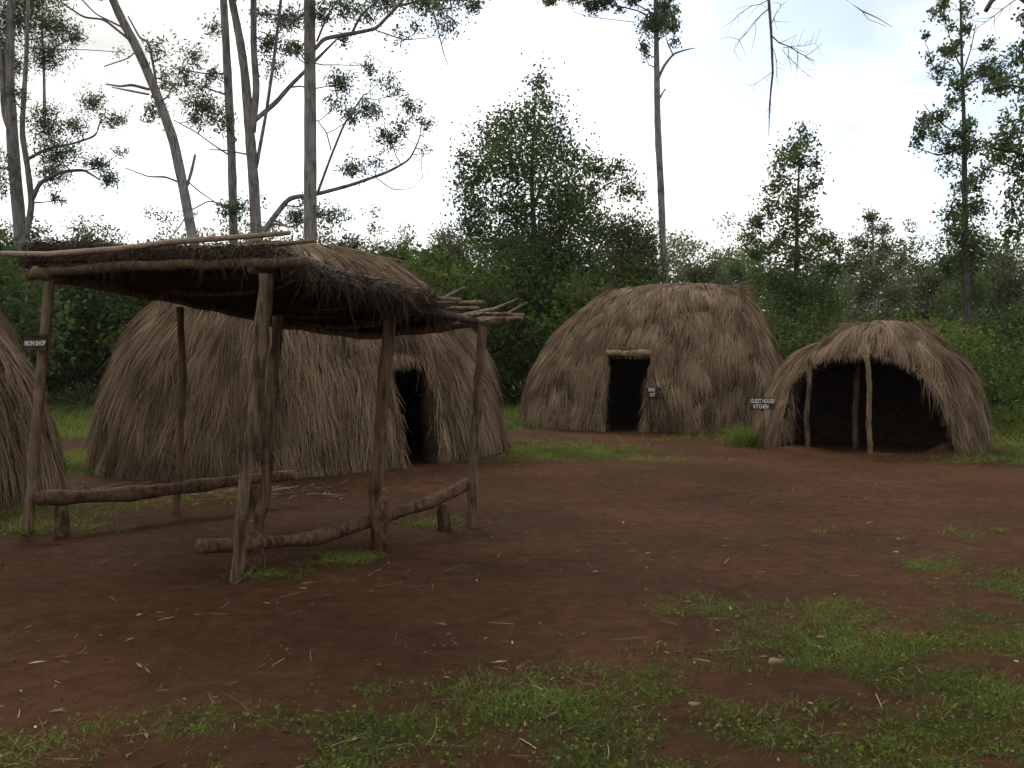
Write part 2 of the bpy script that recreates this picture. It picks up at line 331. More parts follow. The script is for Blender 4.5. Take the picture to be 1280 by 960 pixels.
    if edge_pts is not None:      # straw fringe hanging round the opening: pts local, out direction local, dir, len
        for (q, dr, l_, cnt) in edge_pts:
            q = np.array(q, float); seg = np.linspace(0, len(q) - 1.001, cnt); k = seg.astype(int); f = (seg - k)[:, None]
            pp = q[k] * (1 - f) + q[k + 1] * f + rng.normal(0, .035, (cnt, 3))
            D = np.array(dr) + rng.normal(0, .2, (cnt, 3)); D /= np.linalg.norm(D, axis=1)[:, None]
            ll = l_ * rng.uniform(.4, 1.3, cnt); ll = np.where(D[:, 2] < -.2, np.minimum(ll, np.maximum(.05, pp[:, 2] / np.maximum(.2, -D[:, 2]))), ll)
            S = rng.normal(0, 1, (cnt, 3)); S = np.cross(D, S); S /= np.linalg.norm(S, axis=1)[:, None]
            s_.blades(h.w(pp), h.v(D), ll, .011, h.v(S), None, np.clip(rng.normal(.5, .2, cnt), 0, 1))
    s_.build('straw', M_thatch, root)
    HUTS[name] = root
    return root
def ysurf(h, x, z):
    """front surface y at local x,z"""
    t = np.clip((z + .03) / h.H, 0, .999); sc_ = (1 - t ** h.e[0]) ** h.e[1]
    ax = np.maximum(0, abs(x - h.lean * t) - h.L / 2 * .9) / (h.R * sc_ * (h.kr if x > 0 else h.kl) + 1e-6)
    return -h.R * h.kf * sc_ * math.sqrt(max(0, 1 - ax * ax))

# big hut, left
hA = Hut(-3.15, 16.3, R(56), 2.7, 2.3, 3.52, e=(2.0, .62), seed=1)
def opA(p): return (p[..., 1] < -.8) & (p[..., 0] > -.62) & (p[..., 0] < .25) & (p[..., 2] < 1.62)
zz = lambda h, x, zs: [(x, ysurf(h, x, z), z) for z in zs]
zs = np.linspace(1.65, 0, 8)
eA = [([(x, ysurf(hA, x, 1.64), 1.64) for x in np.linspace(-.65, .3, 6)], (0, -.3, -1), .16, 420),
      (zz(hA, -.66, zs), (0, -.15, -1), .4, 300), (zz(hA, .30, zs), (0, -.15, -1), .4, 300)]
A = build_hut(hA, 'thatched_hut', 'largest grey straw hut, behind the open pole shelter, with a narrow dark doorway', opA, 3900, .58, edge_pts=eA)
# middle hut
hB = Hut(3.95, 24.0, R(-16), 3.0, 2.22, 3.46, kl=1., kr=.50, e=(1.85, .60), seed=2)
def opB(p): 
    lo = -1.32 + .0 * p[..., 2]; hi = -.52 + .12 * p[..., 2] - .0
    return (p[..., 1] < -.7) & (p[..., 0] > lo) & (p[..., 0] < hi) & (p[..., 2] < 1.72)
eB = [([(x, ysurf(hB, x, 1.86), 1.88) for x in np.linspace(-1.4, -.25, 6)], (0, -.3, -1), .1, 200),
      (zz(hB, -1.36, zs), (0, -.15, -1), .35, 320), ([(-.48 + .12 * z, ysurf(hB, -.48, z), z) for z in zs], (-.12, -.15, -1), .35, 380)]
B = build_hut(hB, 'thatched_hut', 'flat-topped straw hut with an open doorway under a bare wooden lintel', opB, 3700, .5, .0115, edge_pts=eB)
m = MB(); m.tube([h_ for h_ in hB.w(np.array([(x, ysurf(hB, x, 1.72) + .03, 1.76 + .012 * math.sin(9 * x)) for x in np.linspace(-1.36, -.32, 6)]))], .07, 8, .5, .06)
m.build('lintel', wood_mat('tan_lintel_wood', (.16, .10, .055), (.40, .27, .16), (1, 1, 1)), B)
# small open hut, right
hC = Hut(6.68, 18.0, R(-26), 1.0, 1.66, 2.34, kr=.74, e=(2.0, .52), seed=3)
def opC(p):
    x, z = p[..., 0], p[..., 2]; top = np.interp(x, [-1.55, -1.38, -.9, 0, .35, .75, 1.05, 1.32], [.25, 1.25, 1.62, 1.70, 1.62, 1.38, 1.02, 0])
    top = np.where((x < -1.55) | (x > 1.32), -1, top)
    return (p[..., 1] < -.15) & (z < top)
xs = [-1.5, -1.38, -.9, 0, .35, .75, 1.05, 1.32]; tz = [.5, 1.25, 1.62, 1.70, 1.62, 1.38, 1.02, 0.3]
eC = [([(x, ysurf(hC, x, z + .03) - .02, z + .03) for x, z in zip(xs, tz)], (0, -.2, -1), .09, 900),
      ([(-1.5, ysurf(hC, -1.5, z), z) for z in np.linspace(1.3, .5, 5)], (.05, -.15, -1), .5, 420),
      ([(x, ysurf(hC, x, z) - .03, z) for x, z in ((.8, 1.4), (1.05, 1.1), (1.25, .7), (1.35, .3))], (.25, -.1, -1), .4, 340)]
Ch = build_hut(hC, 'thatched_hut', 'smallest straw hut, wide open front with three poles and a black interior', opC, 2500, .48, .009, edge_pts=eC)
def post_px(pts, d, r, parent, name='post', m_=M_post, knob=.04, seg=10, extra=0):
    P = np.array([at(x, y, dd) for (x, y), dd in zip(pts, d if hasattr(d, '__len__') else [d] * len(pts))])
    P[0, 2] = ground_z(P[0, 0], P[0, 1]) - .06
    # resample
    n = 22; s = np.linspace(0, len(P) - 1, n); Q = np.stack([np.interp(s, np.arange(len(P)), P[:, k]) for k in range(3)], 1)
    Q[1:-1, :2] += rng.normal(0, float(np.mean(r)) * .10, (n - 2, 2)); Q[-1, 2] += extra
    rr = np.interp(np.linspace(0, 1, n), [0, 1], r if hasattr(r, '__len__') else [r * 1.05, r * .95])
    m = MB(); m.tube(Q, rr, seg, rng.uniform(.3, .7), knob); return m.build(name, m_, parent)
post_px([(1010, 558), (1008, 520), (1012, 480), (1012, 446)], 17.4, .044, Ch, m_=M_post)
post_px([(1088, 569), (1086, 530), (1087, 480), (1083, 444)], 16.65, .044, Ch, m_=M_post)
post_px([(1069, 566), (1069, 520), (1072, 450)], 18.0, .055, Ch, m_=M_brown)
# hut at left edge
hD = Hut(-7.78, 10.2, R(70), 1.6, 2.28, 3.75, e=(1.9, .66), seed=4)
D_ = build_hut(hD, 'thatched_hut', 'straw hut cut off by the left edge of the photo, beside the signed post', lambda p: (p[..., 1] > 99), 3400, .5, .008)

# ------------------------------------------------------------------ pole shelter
P2 = at(63, 345, 9.05); P1 = at(334, 339, 7.24); P4 = at(602, 402, 9.55); 
e1 = P1 - P2; e2 = P4 - P1
zc = {'P2': P2[2] + .02, 'P1': P1[2] + .01, 'P4': P4[2], 'B': 2.05}
def RF(a, b_, dz=0.):
    a = np.asarray(a, float); b_ = np.asarray(b_, float)
    x = P2[0] + a * e1[0] + b_ * e2[0]; y = P2[1] + a * e1[1] + b_ * e2[1]
    z = (1 - a) * ((1 - b_) * zc['P2'] + b_ * zc['B']) + a * ((1 - b_) * zc['P1'] + b_ * zc['P4'])
    z = z - .16 * np.sin(np.clip(a, 0, 1) * math.pi) * np.sin(np.clip(b_, 0, 1) * math.pi * .5) + dz
    return np.stack([x, y, z], -1)
sh = thing('pole_shelter', 'open lean-to stall of crooked poles with a sagging shade-dark straw roof', 'shelter', (-2.3, 9.2, 0))
post_px([(293, 727), (302, 640), (318, 520), (327, 430), (334, 343)], [7.2] * 5, (.043, .058), sh)
post_px([(316, 706), (322, 655), (334, 610), (335, 545), (343, 470), (348, 395)], 7.75, .047, sh, m_=M_brown, knob=.07)
post_px([(35, 672), (43, 560), (53, 450), (63, 348)], 9.05, .05, sh)
post_px([(220, 642), (225, 560), (229, 470), (225, 384)], 10.3, .036, sh, m_=M_brown, knob=.12)
post_px([(474, 684), (469, 620), (475, 560), (481, 470), (489, 376)], 8.5, .057, sh, m_=M_brown)
post_px([(590, 658), (591, 600), (597, 500), (603, 404)], 9.55, .047, sh)
def beam(pts, r, name='beam', m_=M_post, knob=.05, tint=.5):
    pts = np.array(pts); s = np.linspace(0, len(pts) - 1, 16); Q = np.stack([np.interp(s, np.arange(len(pts)), pts[:, k]) for k in range(3)], 1)
    Q[:, 2] += rng.normal(0, r * .15, 16); m = MB(); m.tube(Q, np.linspace(r * 1.05, r * .85, 16), 8, tint, knob); return m.build(name, m_, sh)
beam([RF(-.12, 0, .0), RF(.3, -.02, .03), RF(.7, -.02, .035), RF(1.16, -.02, .04)], .046, m_=M_brown, tint=.6, knob=.07)
beam([RF(.97, -.03, .0), RF(.97, .5, .0), RF(.99, 1.05, .0)], .04, m_=M_barkd)
beam([RF(0, -.06, -.02), RF(0, .5, 0), RF(0, 1.05, 0)], .05)
beam([RF(-.05, .98, -.02), RF(.5, .98, 0), RF(1.1, 1., 0.02)], .045, m_=M_pole)
# roof poles on the side beams, sticking out at right
for k, b_ in enumerate([.16, .32, .46, .58, .68, .76, .83, .89, .95, 1.03, 1.09]):
    a1 = rng.uniform(1.04, 1.15) if b_ > .6 else rng.uniform(1.0, 1.06)
    dz = .07 + rng.uniform(-.01, .03)
    m = MB(); aa = np.linspace(-.04 + rng.uniform(-.05, .05), a1, 12); bb = b_ + .02 * np.sin(aa * 5 + k) + rng.normal(0, .012) * aa
    if k == 9: dz = .04
    Q = RF(aa, bb, dz) + np.stack([0 * aa, 0 * aa, .02 * np.sin(aa * 7 + k * 2)], -1); m.tube(Q, np.linspace(.032, .018, 12), 7, rng.uniform(.4, .9), .1)
    if k in (5, 8, 9): m.tube([Q[-3], Q[-2] + [.10, .02, .05], Q[-1] + [.05, .0, .11 + .02 * k / 5]], [.02, .015, .009], 6, .7, .1)
    m.build('roof_pole', M_pole if b_ > .5 else M_post, sh)
m = MB(); m.tube([at(-4, 317, 8.7), at(60, 318, 8.4), at(150, 311, 7.9), at(220, 302, 7.4), at(290, 297, 7.05), at(362, 291, 6.8)], [.028, .028, .026, .024, .02, .016], 7, .9, .08); m.build('roof_pole', M_pole, sh)
m = MB(); m.tube([at(300, 309, 7.5), at(350, 305, 7.4), at(395, 301, 7.3)], [.02, .018, .012], 7, .6, .1); m.build('roof_pole', M_post, sh)
# thatch slab
def amax(b_): return np.interp(b_, [-.1, 0, .3, .6, .8, 1.1], [1.13, 1.15, 1.14, 1.06, .95, .84])
na, nb = 90, 70; av, bv = np.meshgrid(np.linspace(0, 1, na), np.linspace(-.015, 1.06, nb))
aa = -.16 + av * (amax(bv) + .16); hump = lambda a, b_: (.21 - .135 * np.clip(a, 0, 1.2)) * (.75 + .7 * (fbm(a * 4 + 3, b_ * 4) - .3))
edge = np.minimum(1, np.minimum(av, 1 - av) * 14) ** .5 * np.minimum(1, np.minimum(bv + .015, 1.06 - bv) * 14) ** .5
dr = lambda a: .95 * np.maximum(a - 1.0, 0)
top = RF(aa, bv, .10); top[..., 2] += hump(aa, bv) * edge - dr(aa); bot = RF(aa, bv, .075); bot[..., 2] -= .015 + dr(aa)
m = MB(); i = np.arange(nb - 1)[:, None] * na; j = np.arange(na - 1)[None]; Q = np.stack([i + j, i + j + 1, i + na + j + 1, i + na + j], -1).reshape(-1, 4)
V = np.concatenate([top.reshape(-1, 3), bot.reshape(-1, 3)]); n0 = na * nb
rim = []
for lst in (np.arange(na - 1), ):
    rim += [[a_, a_ + 1, n0 + a_ + 1, n0 + a_] for a_ in lst]; o_ = (nb - 1) * na; rim += [[o_ + a_ + 1, o_ + a_, n0 + o_ + a_, n0 + o_ + a_ + 1] for a_ in lst]
for r_ in range(nb - 1): rim += [[(r_ + 1) * na, r_ * na, n0 + r_ * na, n0 + (r_ + 1) * na], [r_ * na + na - 1, (r_ + 1) * na + na - 1, n0 + (r_ + 1) * na + na - 1, n0 + r_ * na + na - 1]]
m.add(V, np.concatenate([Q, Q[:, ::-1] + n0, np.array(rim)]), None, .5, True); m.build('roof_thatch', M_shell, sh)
s_ = MB(); nn = 17000
b_ = rng.uniform(-.01, 1.06, nn); front = rng.random(nn) < .35; b_[front] = rng.uniform(-.02, .07, front.sum()); a_ = rng.uniform(-.17, 1, nn); a_ = -.16 + (a_ + .17) / 1.17 * (amax(b_) + .18)
rt = RF(a_, b_, .11); rt[:, 2] += hump(a_, b_) * rng.uniform(.3, 1.02, nn) - dr(a_)
u = -e2 / np.linalg.norm(e2); v_ = e1 / np.linalg.norm(e1)
side = rng.random(nn) < .3
D = u[None] * rng.normal(.5, .35, nn)[:, None] + v_[None] * np.where(side, rng.normal(.8, .3, nn), rng.normal(0, .8, nn))[:, None]; D[:, 2] = rng.normal(-.12, .16, nn); D /= np.linalg.norm(D, axis=1)[:, None]
S = np.cross(D, rng.normal(0, 1, (nn, 3))); S /= np.linalg.norm(S, axis=1)[:, None]
cur = np.zeros((nn, 3)); cur[:, 2] = -rng.uniform(.0, .09, nn)
ll_ = rng.uniform(.1, .3, nn); ll_[front] *= .45
s_.blades(rt, D, ll_, .007, S, cur, np.clip(rng.normal(.45, .2, nn), 0, 1))
nn = 5200; k = rng.random(nn); a_ = np.where(k < .5, rng.uniform(-.15, 1.2, nn), 0); b_ = np.where(k < .5, -.01, rng.uniform(-.0, 1.05, nn)); a_ = np.where(k >= .5, np.where(k < .92, amax(b_), -.14), a_)
rt = RF(a_, b_, .12) + rng.normal(0, .03, (nn, 3)); rt[:, 2] -= dr(a_); D = rng.normal(0, .45, (nn, 3)); D[:, 2] -= .8; D /= np.linalg.norm(D, axis=1)[:, None]; S = np.cross(D, rng.normal(0, 1, (nn, 3))); S /= np.linalg.norm(S, axis=1)[:, None]
s_.blades(rt, D, rng.gamma(2.0, .05, nn) * np.where(k < .5, .38, 1), .006, S, rng.normal(0, .03, (nn, 3)), np.clip(rng.normal(.5, .2, nn), 0, 1))
nn = 900; a_ = rng.uniform(-.12, 1.15, nn); kk_ = fbm(a_ * 9, a_ * 0 + 3) > .45; a_ = a_[kk_]; nn = len(a_); rt = RF(a_, -.03 + 0 * a_, .13) + rng.normal(0, .025, (nn, 3)) + [0, -.03, 0]
D = rng.normal(0, .35, (nn, 3)); D[:, 2] -= 1; D /= np.linalg.norm(D, axis=1)[:, None]; S = np.cross(D, rng.normal(0, 1, (nn, 3))); S /= np.linalg.norm(S, axis=1)[:, None]
s_.blades(rt, D, np.minimum(.3, rng.gamma(1.6, .07, nn)), .005, S, rng.normal(0, .03, (nn, 3)), np.clip(rng.normal(.6, .25, nn), 0, 1))
# ragged underside
nn = 9000; b_ = rng.uniform(0, 1.06, nn); a_ = -.14 + rng.random(nn) * (amax(b_) + .12); rt = RF(a_, b_, .06)
D = rng.normal(0, 1, (nn, 3)); D[:, 2] = -abs(rng.normal(.1, .15, nn)); D /= np.linalg.norm(D, axis=1)[:, None]; S = np.cross(D, [0, 0, 1.]) ; S /= np.linalg.norm(S, axis=1)[:, None]
s_.blades(rt, D, rng.uniform(.1, .3, nn), .008, S, None, np.clip(rng.normal(.35, .2, nn), 0, 1))
s_.build('loose_straw', M_thatch_shaded, sh)

# benches
def log_thing(name, label, group, pts, d, r, stumps, seed_knob):
    P = np.array([at(x, y, dd) for (x, y), dd in zip(pts, d)]); root = thing(name, label, 'bench', (P[:, 0].mean(), P[:, 1].mean(), 0), group)
    n = 34; s = np.linspace(0, len(P) - 1, n); Q = np.stack([np.interp(s, np.arange(len(P)), P[:, k]) for k in range(3)], 1)
    Q = np.concatenate([Q[:1], (Q[:-2] + Q[1:-1] * 2 + Q[2:]) / 4, Q[-1:]]); rr = np.interp(s, np.linspace(0, len(P) - 1, len(r)), r)
    rr = rr * (1 + .10 * np.sin(s * 4.1 + 1) + rng.normal(0, .03, n)); m = MB(); m.tube(Q, rr, 12, .5, .04); m.build('seat_log', M_red, root)
    for (x, yb, yt, dd, r_) in stumps:
        b0 = at(x, yb, dd); t0 = at(x, yt, dd); b0[2] = ground_z(b0[0], b0[1]) - .08; m = MB()
        m.tube([b0, b0 * .6 + t0 * .4 + [.01, 0, 0], b0 * .2 + t0 * .8, t0], [r_ * 1.08, r_, r_ * .97, r_ * .86], 11, .4, .05); m.build('support_stump', M_red, root)
log_thing('log_bench', 'bent red-brown log seat on three stumps, between the front post and the right posts', 'log benches of the shelter',
    [(248, 683), (300, 681), (345, 677), (390, 674), (430, 662), (480, 645), (530, 631), (560, 618), (584, 605)], [7.25, 7.5, 7.75, 8.0, 8.3, 8.72, 9.1, 9.4, 9.62], [.052, .06, .05, .062, .06, .056, .055, .06, .055],
    [(318, 712, 664, 7.62, .075), (474, 686, 626, 8.52, .085), (554, 662, 630, 9.4, .06)], 1)
log_thing('log_bench', 'thick straight log seat on two stumps, left under the shelter by the signed post', 'log benches of the shelter',
    [(48, 623), (120, 620), (180, 616), (240, 608), (300, 600), (366, 594)], [8.85, 9.3, 9.7, 10.1, 10.5, 10.95], [.062, .072, .07, .066, .062, .055],
    [(77, 672, 632, 8.98, .065), (316, 637, 604, 10.6, .065)], 2)

# ------------------------------------------------------------------ signs
M_board = wood_mat('dark_sign_board', (.03, .022, .016), (.075, .058, .042), (.1, 1, 1))
M_white, nt, b, o = mat('white_lettering'); nt.links.new(ramp(nt, noise(nt, 60, 3), [(.3, (.62, .58, .5)), (.6, (.85, .83, .75))]), b.inputs['Base Color'])
def text(s, size, c, ax, parent, sx=1.0):
    cu = bpy.data.curves.new('t', 'FONT'); cu.body = s; cu.size = size; cu.align_x = 'CENTER'; cu.align_y = 'CENTER'; cu.extrude = .002; cu.offset = size * .008; cu.resolution_u = 3
    to = bpy.data.objects.new('t', cu); me = bpy.data.meshes.new_from_object(to); bpy.data.objects.remove(to); bpy.data.curves.remove(cu)
    me.name = 'lettering'; me.materials.clear(); me.materials.append(M_white); o = bpy.data.objects.new('lettering', me); C.objects.link(o); o.parent = parent
    o.location = np.array(c) - np.array(parent.location); o.rotation_euler = (R(90), 0, math.atan2(ax[1], ax[0])); o.scale = (sx, 1, 1); return o
c = at(45, 428, 8.93); ax = np.array([1., -.16, 0]); ax /= np.linalg.norm(ax); nrm = np.array([ax[1], -ax[0], 0])
sg = thing('sign_board', 'small dark board lettered IRON SHOP, nailed to the far left shelter post', 'sign', tuple(c))
m = MB(); m.box(c, .21, .02, .145, ax); m.build('board', M_board, sg); text('IRON SHOP', .062, c + nrm * .0135 + [0, 0, -.01], ax, sg, .63)
def sign_post(px, yb, yt, d, wid, hei, lines, label, mp_, tilt=0):
    b0 = at(px, yb, d); t0 = at(px, yt, d); b0[2] = ground_z(b0[0], b0[1]) - .05
    root = thing('sign_post', label, 'sign', (b0[0], b0[1], 0)); m = MB(); m.tube([b0, (b0 + t0) / 2 + [.01, 0, 0], t0], [.055, .05, .045], 9, .5, .05); m.build('post', mp_, root)
    c = t0 + np.array([0, -.065, -hei * .25]); ax = np.array([1., tilt, 0.]); ax /= np.linalg.norm(ax); nrm = np.array([ax[1], -ax[0], 0])
    m = MB(); m.box(c, wid, .022, hei, ax); m.build('board', M_board, root)
    for (s, size, dx, dz, sx) in lines: text(s, size, c + nrm * .0145 + ax * dx + [0, 0, dz], ax, root, sx)
sign_post(815, 541, 487, 22.0, .36, .22, [('MAIN', .12, -.02, .05, .5), ('HUT', .11, 0, -.06, .5)], 'low post with small dark board lettered MAIN HUT, before the flat-topped hut', M_red)
sign_post(952, 564, 501, 17.5, .43, .2, [('GUEST HOUSE/', .105, -.0, .045, .58), ('KITCHEN', .10, -.03, -.05, .62)], 'grey post with dark board lettered GUEST HOUSE/ KITCHEN, beside the tall grass clump', M_post, -.1)

# ------------------------------------------------------------------ grass and litter
def grass_at(x, y, hgt, wid, tint, mb, lean=.45):
    n = len(x); root = np.stack([x, y, ground_z(x, y) - .01], -1); D = rng.normal(0, lean, (n, 3)); D[:, 2] = 1; D /= np.linalg.norm(D, axis=1)[:, None]
    S = np.cross(D, rng.normal(0, 1, (n, 3))); S /= np.linalg.norm(S, axis=1)[:, None]; cur = D * [1, 1, 0] * (hgt * .7)[:, None]; cur[:, 2] -= hgt * .25
    mb.blades(root, D, hgt, wid, S, cur, tint, 2, .15)
def hut_clear(x, y):
    ok = np.ones(len(x), bool)
    for h in (hA, hB, hC, hD):
        dx = x - h.c[0]; dy = y - h.c[1]; c_, s_2 = math.cos(h.rot), math.sin(h.rot); lx = dx * c_ + dy * s_2; ly = -dx * s_2 + dy * c_
        ok &= np.hypot(lx - np.clip(lx, -h.L / 2, h.L / 2), ly) > h.R * .97
    return ok
def sward(n, x0, x1, y0, y1, h0, wd, label, thr=.33, tl=.5, clump=5):
    x = rng.uniform(x0, x1, n); y = rng.uniform(y0, y1, n); k = (np.abs(x) < y * .60 + 1.2); x, y = x[k], y[k]
    mk = gmask(x, y) * (.55 + 1.0 * (fbm(x * 6, y * 6, 3) - .15)); ok = (mk > thr + rng.uniform(-.25, .4, len(x))) & hut_clear(x, y); x, y, mk = x[ok], y[ok], mk[ok]
    x = np.repeat(x, clump) + rng.normal(0, .03 + h0 * .15, len(x) * clump); y = np.repeat(y, clump) + rng.normal(0, .03 + h0 * .15, len(y) * clump); mk = np.repeat(mk, clump)
    hg = h0 * rng.gamma(4, .25, len(x)) * (.5 + .7 * mk); m = MB()
    ti = np.clip(tl + (fbm(x * 1.5, y * 1.5) - .5) * 1.6 + rng.normal(0, .22, len(x)), 0, 1); grass_at(x, y, hg, wd * rng.uniform(.6, 1.4, len(x)), ti, m)
    return tag(m.build('grass', M_grass), label, 'grass', kind='stuff')
sward(130000, -4, 8, 2.5, 12, .044, .0045, 'short tufty green grass over the soil in the foreground', clump=5, thr=.5, tl=.6)
sward(42000, -9, 14, 9, 18.5, .09, .009, 'green grass patches between the huts and round the shelter', thr=.3, clump=5, tl=.65)
sward(60000, -26, 26, 18, 42, .22, .018, 'taller bright green grass behind the huts at the edge of the wood', thr=.3, clump=3, tl=.65)
n = 26000; y = 3.2 + 7 * rng.random(n) ** 1.3; x = rng.uniform(-.58, .58, n) * y; mk = gmask(x, y) * (.5 + fbm(x * 4 + 3, y * 4)); k = mk > .42 + rng.uniform(-.15, .3, n); x, y = x[k], y[k]; n = len(x)
m = MB(); m.leaves(np.stack([x, y, ground_z(x, y) + rng.uniform(.006, .035, n)], -1), .022, .016, -.2, np.clip(rng.normal(.45, .22, n), 0, 1)); tag(m.build('ground_weeds', M_grass), 'small round-leaved weeds mixed into the foreground grass', 'weeds', kind='stuff')
# tall clump by the sign
m = MB(); n = 700; x = 4.42 + rng.normal(0, .17, n); y = 18.75 + rng.normal(0, .17, n); grass_at(x, y, rng.uniform(.25, .62, n), .012, np.clip(rng.normal(.62, .18, n), 0, 1), m, .3)
tag(m.build('grass_clump', M_grass, loc=(4.42, 18.75, 0)), 'tall green grass clump at the foot of the kitchen sign post', 'grass')
m = MB()
for k in range(11):
    a_ = R(20 + k * 15 + rng.uniform(-6, 6)); q = at(106, 500, 29); q[2] = 0; q = [q + np.array([math.cos(a_) * t * 1.1, .1 * t, math.sin(a_) * 1.15 * t - .45 * t * t + .15]) for t in np.linspace(0, 1, 6)]
    m.tube(q, [.02, .018, .014, .012, .01, .005], 4, .8)
    for s0, s1 in zip(q[1:-1], q[2:]):
        r_ = np.array([s0 + (s1 - s0) * f for f in np.linspace(0, 1, 6)]); DD = np.cross(s1 - s0, [0, 1, 0]); DD /= np.linalg.norm(DD)
        for sg_ in (1, -1): m.blades(r_, np.tile(DD * sg_ * .8 + (s1 - s0) / np.linalg.norm(s1 - s0) * .6, (6, 1)), .2, .03, np.tile([0, 1., 0], (6, 1)), None, .9)
tag(m.build('palm_seedling', M_leafo, loc=tuple(at(106, 500, 29) * [1, 1, 0])), 'small pale feathery palm plant at the wood edge left of the big hut', 'plant')
# litter: fallen leaves and straws
def litter(n, label, name, mk_leaf, ymax, xmin=-9, xmax=11, ymin=3.3):
    y = ymin + (ymax - ymin) * rng.random(n) ** 1.5; x = rng.uniform(-.62, .62, n) * y; k = hut_clear(x, y) & ((fbm(x * 1.1 + 7, y * 1.1) + rng.normal(0, .12, n)) > .42); x, y = x[k], y[k]; n = len(x)
    p = np.stack([x, y, ground_z(x, y) + .008], -1); a_ = rng.uniform(0, 6.28, n); m = MB()
    D = np.stack([np.cos(a_), np.sin(a_), rng.normal(0, .10, n)], -1); S = np.stack([-np.sin(a_), np.cos(a_), rng.normal(0, .35, n)], -1); S /= np.linalg.norm(S, axis=1)[:, None]
    if mk_leaf: ln = rng.uniform(.03, .10, n); wd = rng.uniform(.008, .02, n)
    else: ln = np.minimum(.3, rng.gamma(2.2, .04, n)); wd = rng.uniform(.0025, .0045, n)
    cur = np.stack([-np.sin(a_), np.cos(a_), 0 * a_], -1) * (ln * rng.normal(0, .25, n))[:, None]; cur[:, 2] = rng.normal(0, .006, n) + .004
    if mk_leaf:
        q = [p, p + D * (ln * .4)[:, None] + cur * .16 + S * wd[:, None] * .5 + [0, 0, .004], p + D * ln[:, None] + cur, p + D * (ln * .4)[:, None] + cur * .16 - S * wd[:, None] * .5 + [0, 0, .004]]
        m.add(np.stack(q, 1).reshape(-1, 3), np.arange(4 * n).reshape(-1, 4), None, np.repeat(np.clip(rng.beta(1.4, 2.8, n), 0, 1), 4))
    else: m.blades(p, D, ln, wd, S, cur, np.clip(rng.normal(.4, .2, n), 0, 1), 3, .6)
    return tag(m.build(name, M_dry), label, 'litter', kind='stuff')
litter(750, 'fallen dry gum leaves scattered over the red soil', 'fallen_leaves', True, 20)
litter(1600, 'loose dry straws and twigs scattered over the ground', 'straw_litter', False, 21)
m = MB(); n = 700; x = rng.normal(-4.0, 1.1, n); y = rng.normal(11.9, .45, n); k = hut_clear(x, y); x, y = x[k], y[k]; n = len(x); a_ = rng.uniform(0, 6.28, n)
D = np.stack([np.cos(a_), np.sin(a_), .05 + 0 * a_], -1); S = np.stack([-np.sin(a_), np.cos(a_), 0 * a_ + .2], -1)
m.blades(np.stack([x, y, ground_z(x, y) + .01], -1), D, rng.uniform(.05, .3, n), .007, S, None, np.clip(rng.normal(.45, .2, n), 0, 1)); tag(m.build('thatch_litter', M_dry), 'pale fallen thatch straw at the foot of the largest hut', 'litter', kind='stuff')
# small clods and pebbles
m = MB(); 
for k in range(4200):
    y = 3.3 + 14 * rng.random() ** 1.6; x = rng.uniform(-.6, .6) * y; r_ = abs(rng.normal(0, .0045)) + .003; z = float(ground_z(x, y))
    o6 = np.array([[1, 0, 0], [-1, 0, 0], [0, 1, 0], [0, -1, 0], [0, 0, .8], [0, 0, -.8]]) * r_ * rng.uniform(.6, 1.3, (6, 1)) + [x, y, z + r_ * .4]
    m.add(o6, None, [[0, 2, 4], [2, 1, 4], [1, 3, 4], [3, 0, 4], [2, 0, 5], [1, 2, 5], [3, 1, 5], [0, 3, 5]], rng.uniform(0, .74), False)
M_clod, nt, b, o = mat('soil_clods'); nt.links.new(ramp(nt, attr(nt), [(0, (.05, .026, .017)), (.7, (.12, .065, .042)), (1, (.3, .26, .2))]), b.inputs['Base Color'])
tag(m.build('soil_clods', M_clod), 'small clods and pebbles lying on the trodden soil', 'soil clods', kind='stuff')
def stone(px, py, r_, label):
    p = at(px, py, 1.6 * F / (py - 450)); p[2] = float(ground_z(p[0], p[1])); m = MB(); u_, v2 = np.meshgrid(np.linspace(0, 2 * math.pi, 12, endpoint=False), np.linspace(0, math.pi, 7))
    rr = r_ * (1 + .25 * np.sin(3 * u_ + px) * np.sin(v2)); V = np.stack([rr * np.cos(u_) * np.sin(v2) * 1.3, rr * np.sin(u_) * np.sin(v2), rr * .5 * np.cos(v2)], -1) + p
    i = np.arange(6)[:, None] * 12; j = np.arange(12)[None]; m.add(V.reshape(-1, 3), np.stack([i + j, i + 12 + j, i + 12 + (j + 1) % 12, i + (j + 1) % 12], -1).reshape(-1, 4), None, .78, True)
    tag(m.build('stone', M_clod, loc=tuple(p)), label, 'stone')
stone(970, 833, .038, 'flat grey stone lying in the foreground grass')
stone(868, 886, .022, 'small pale stone in the nearest grass')

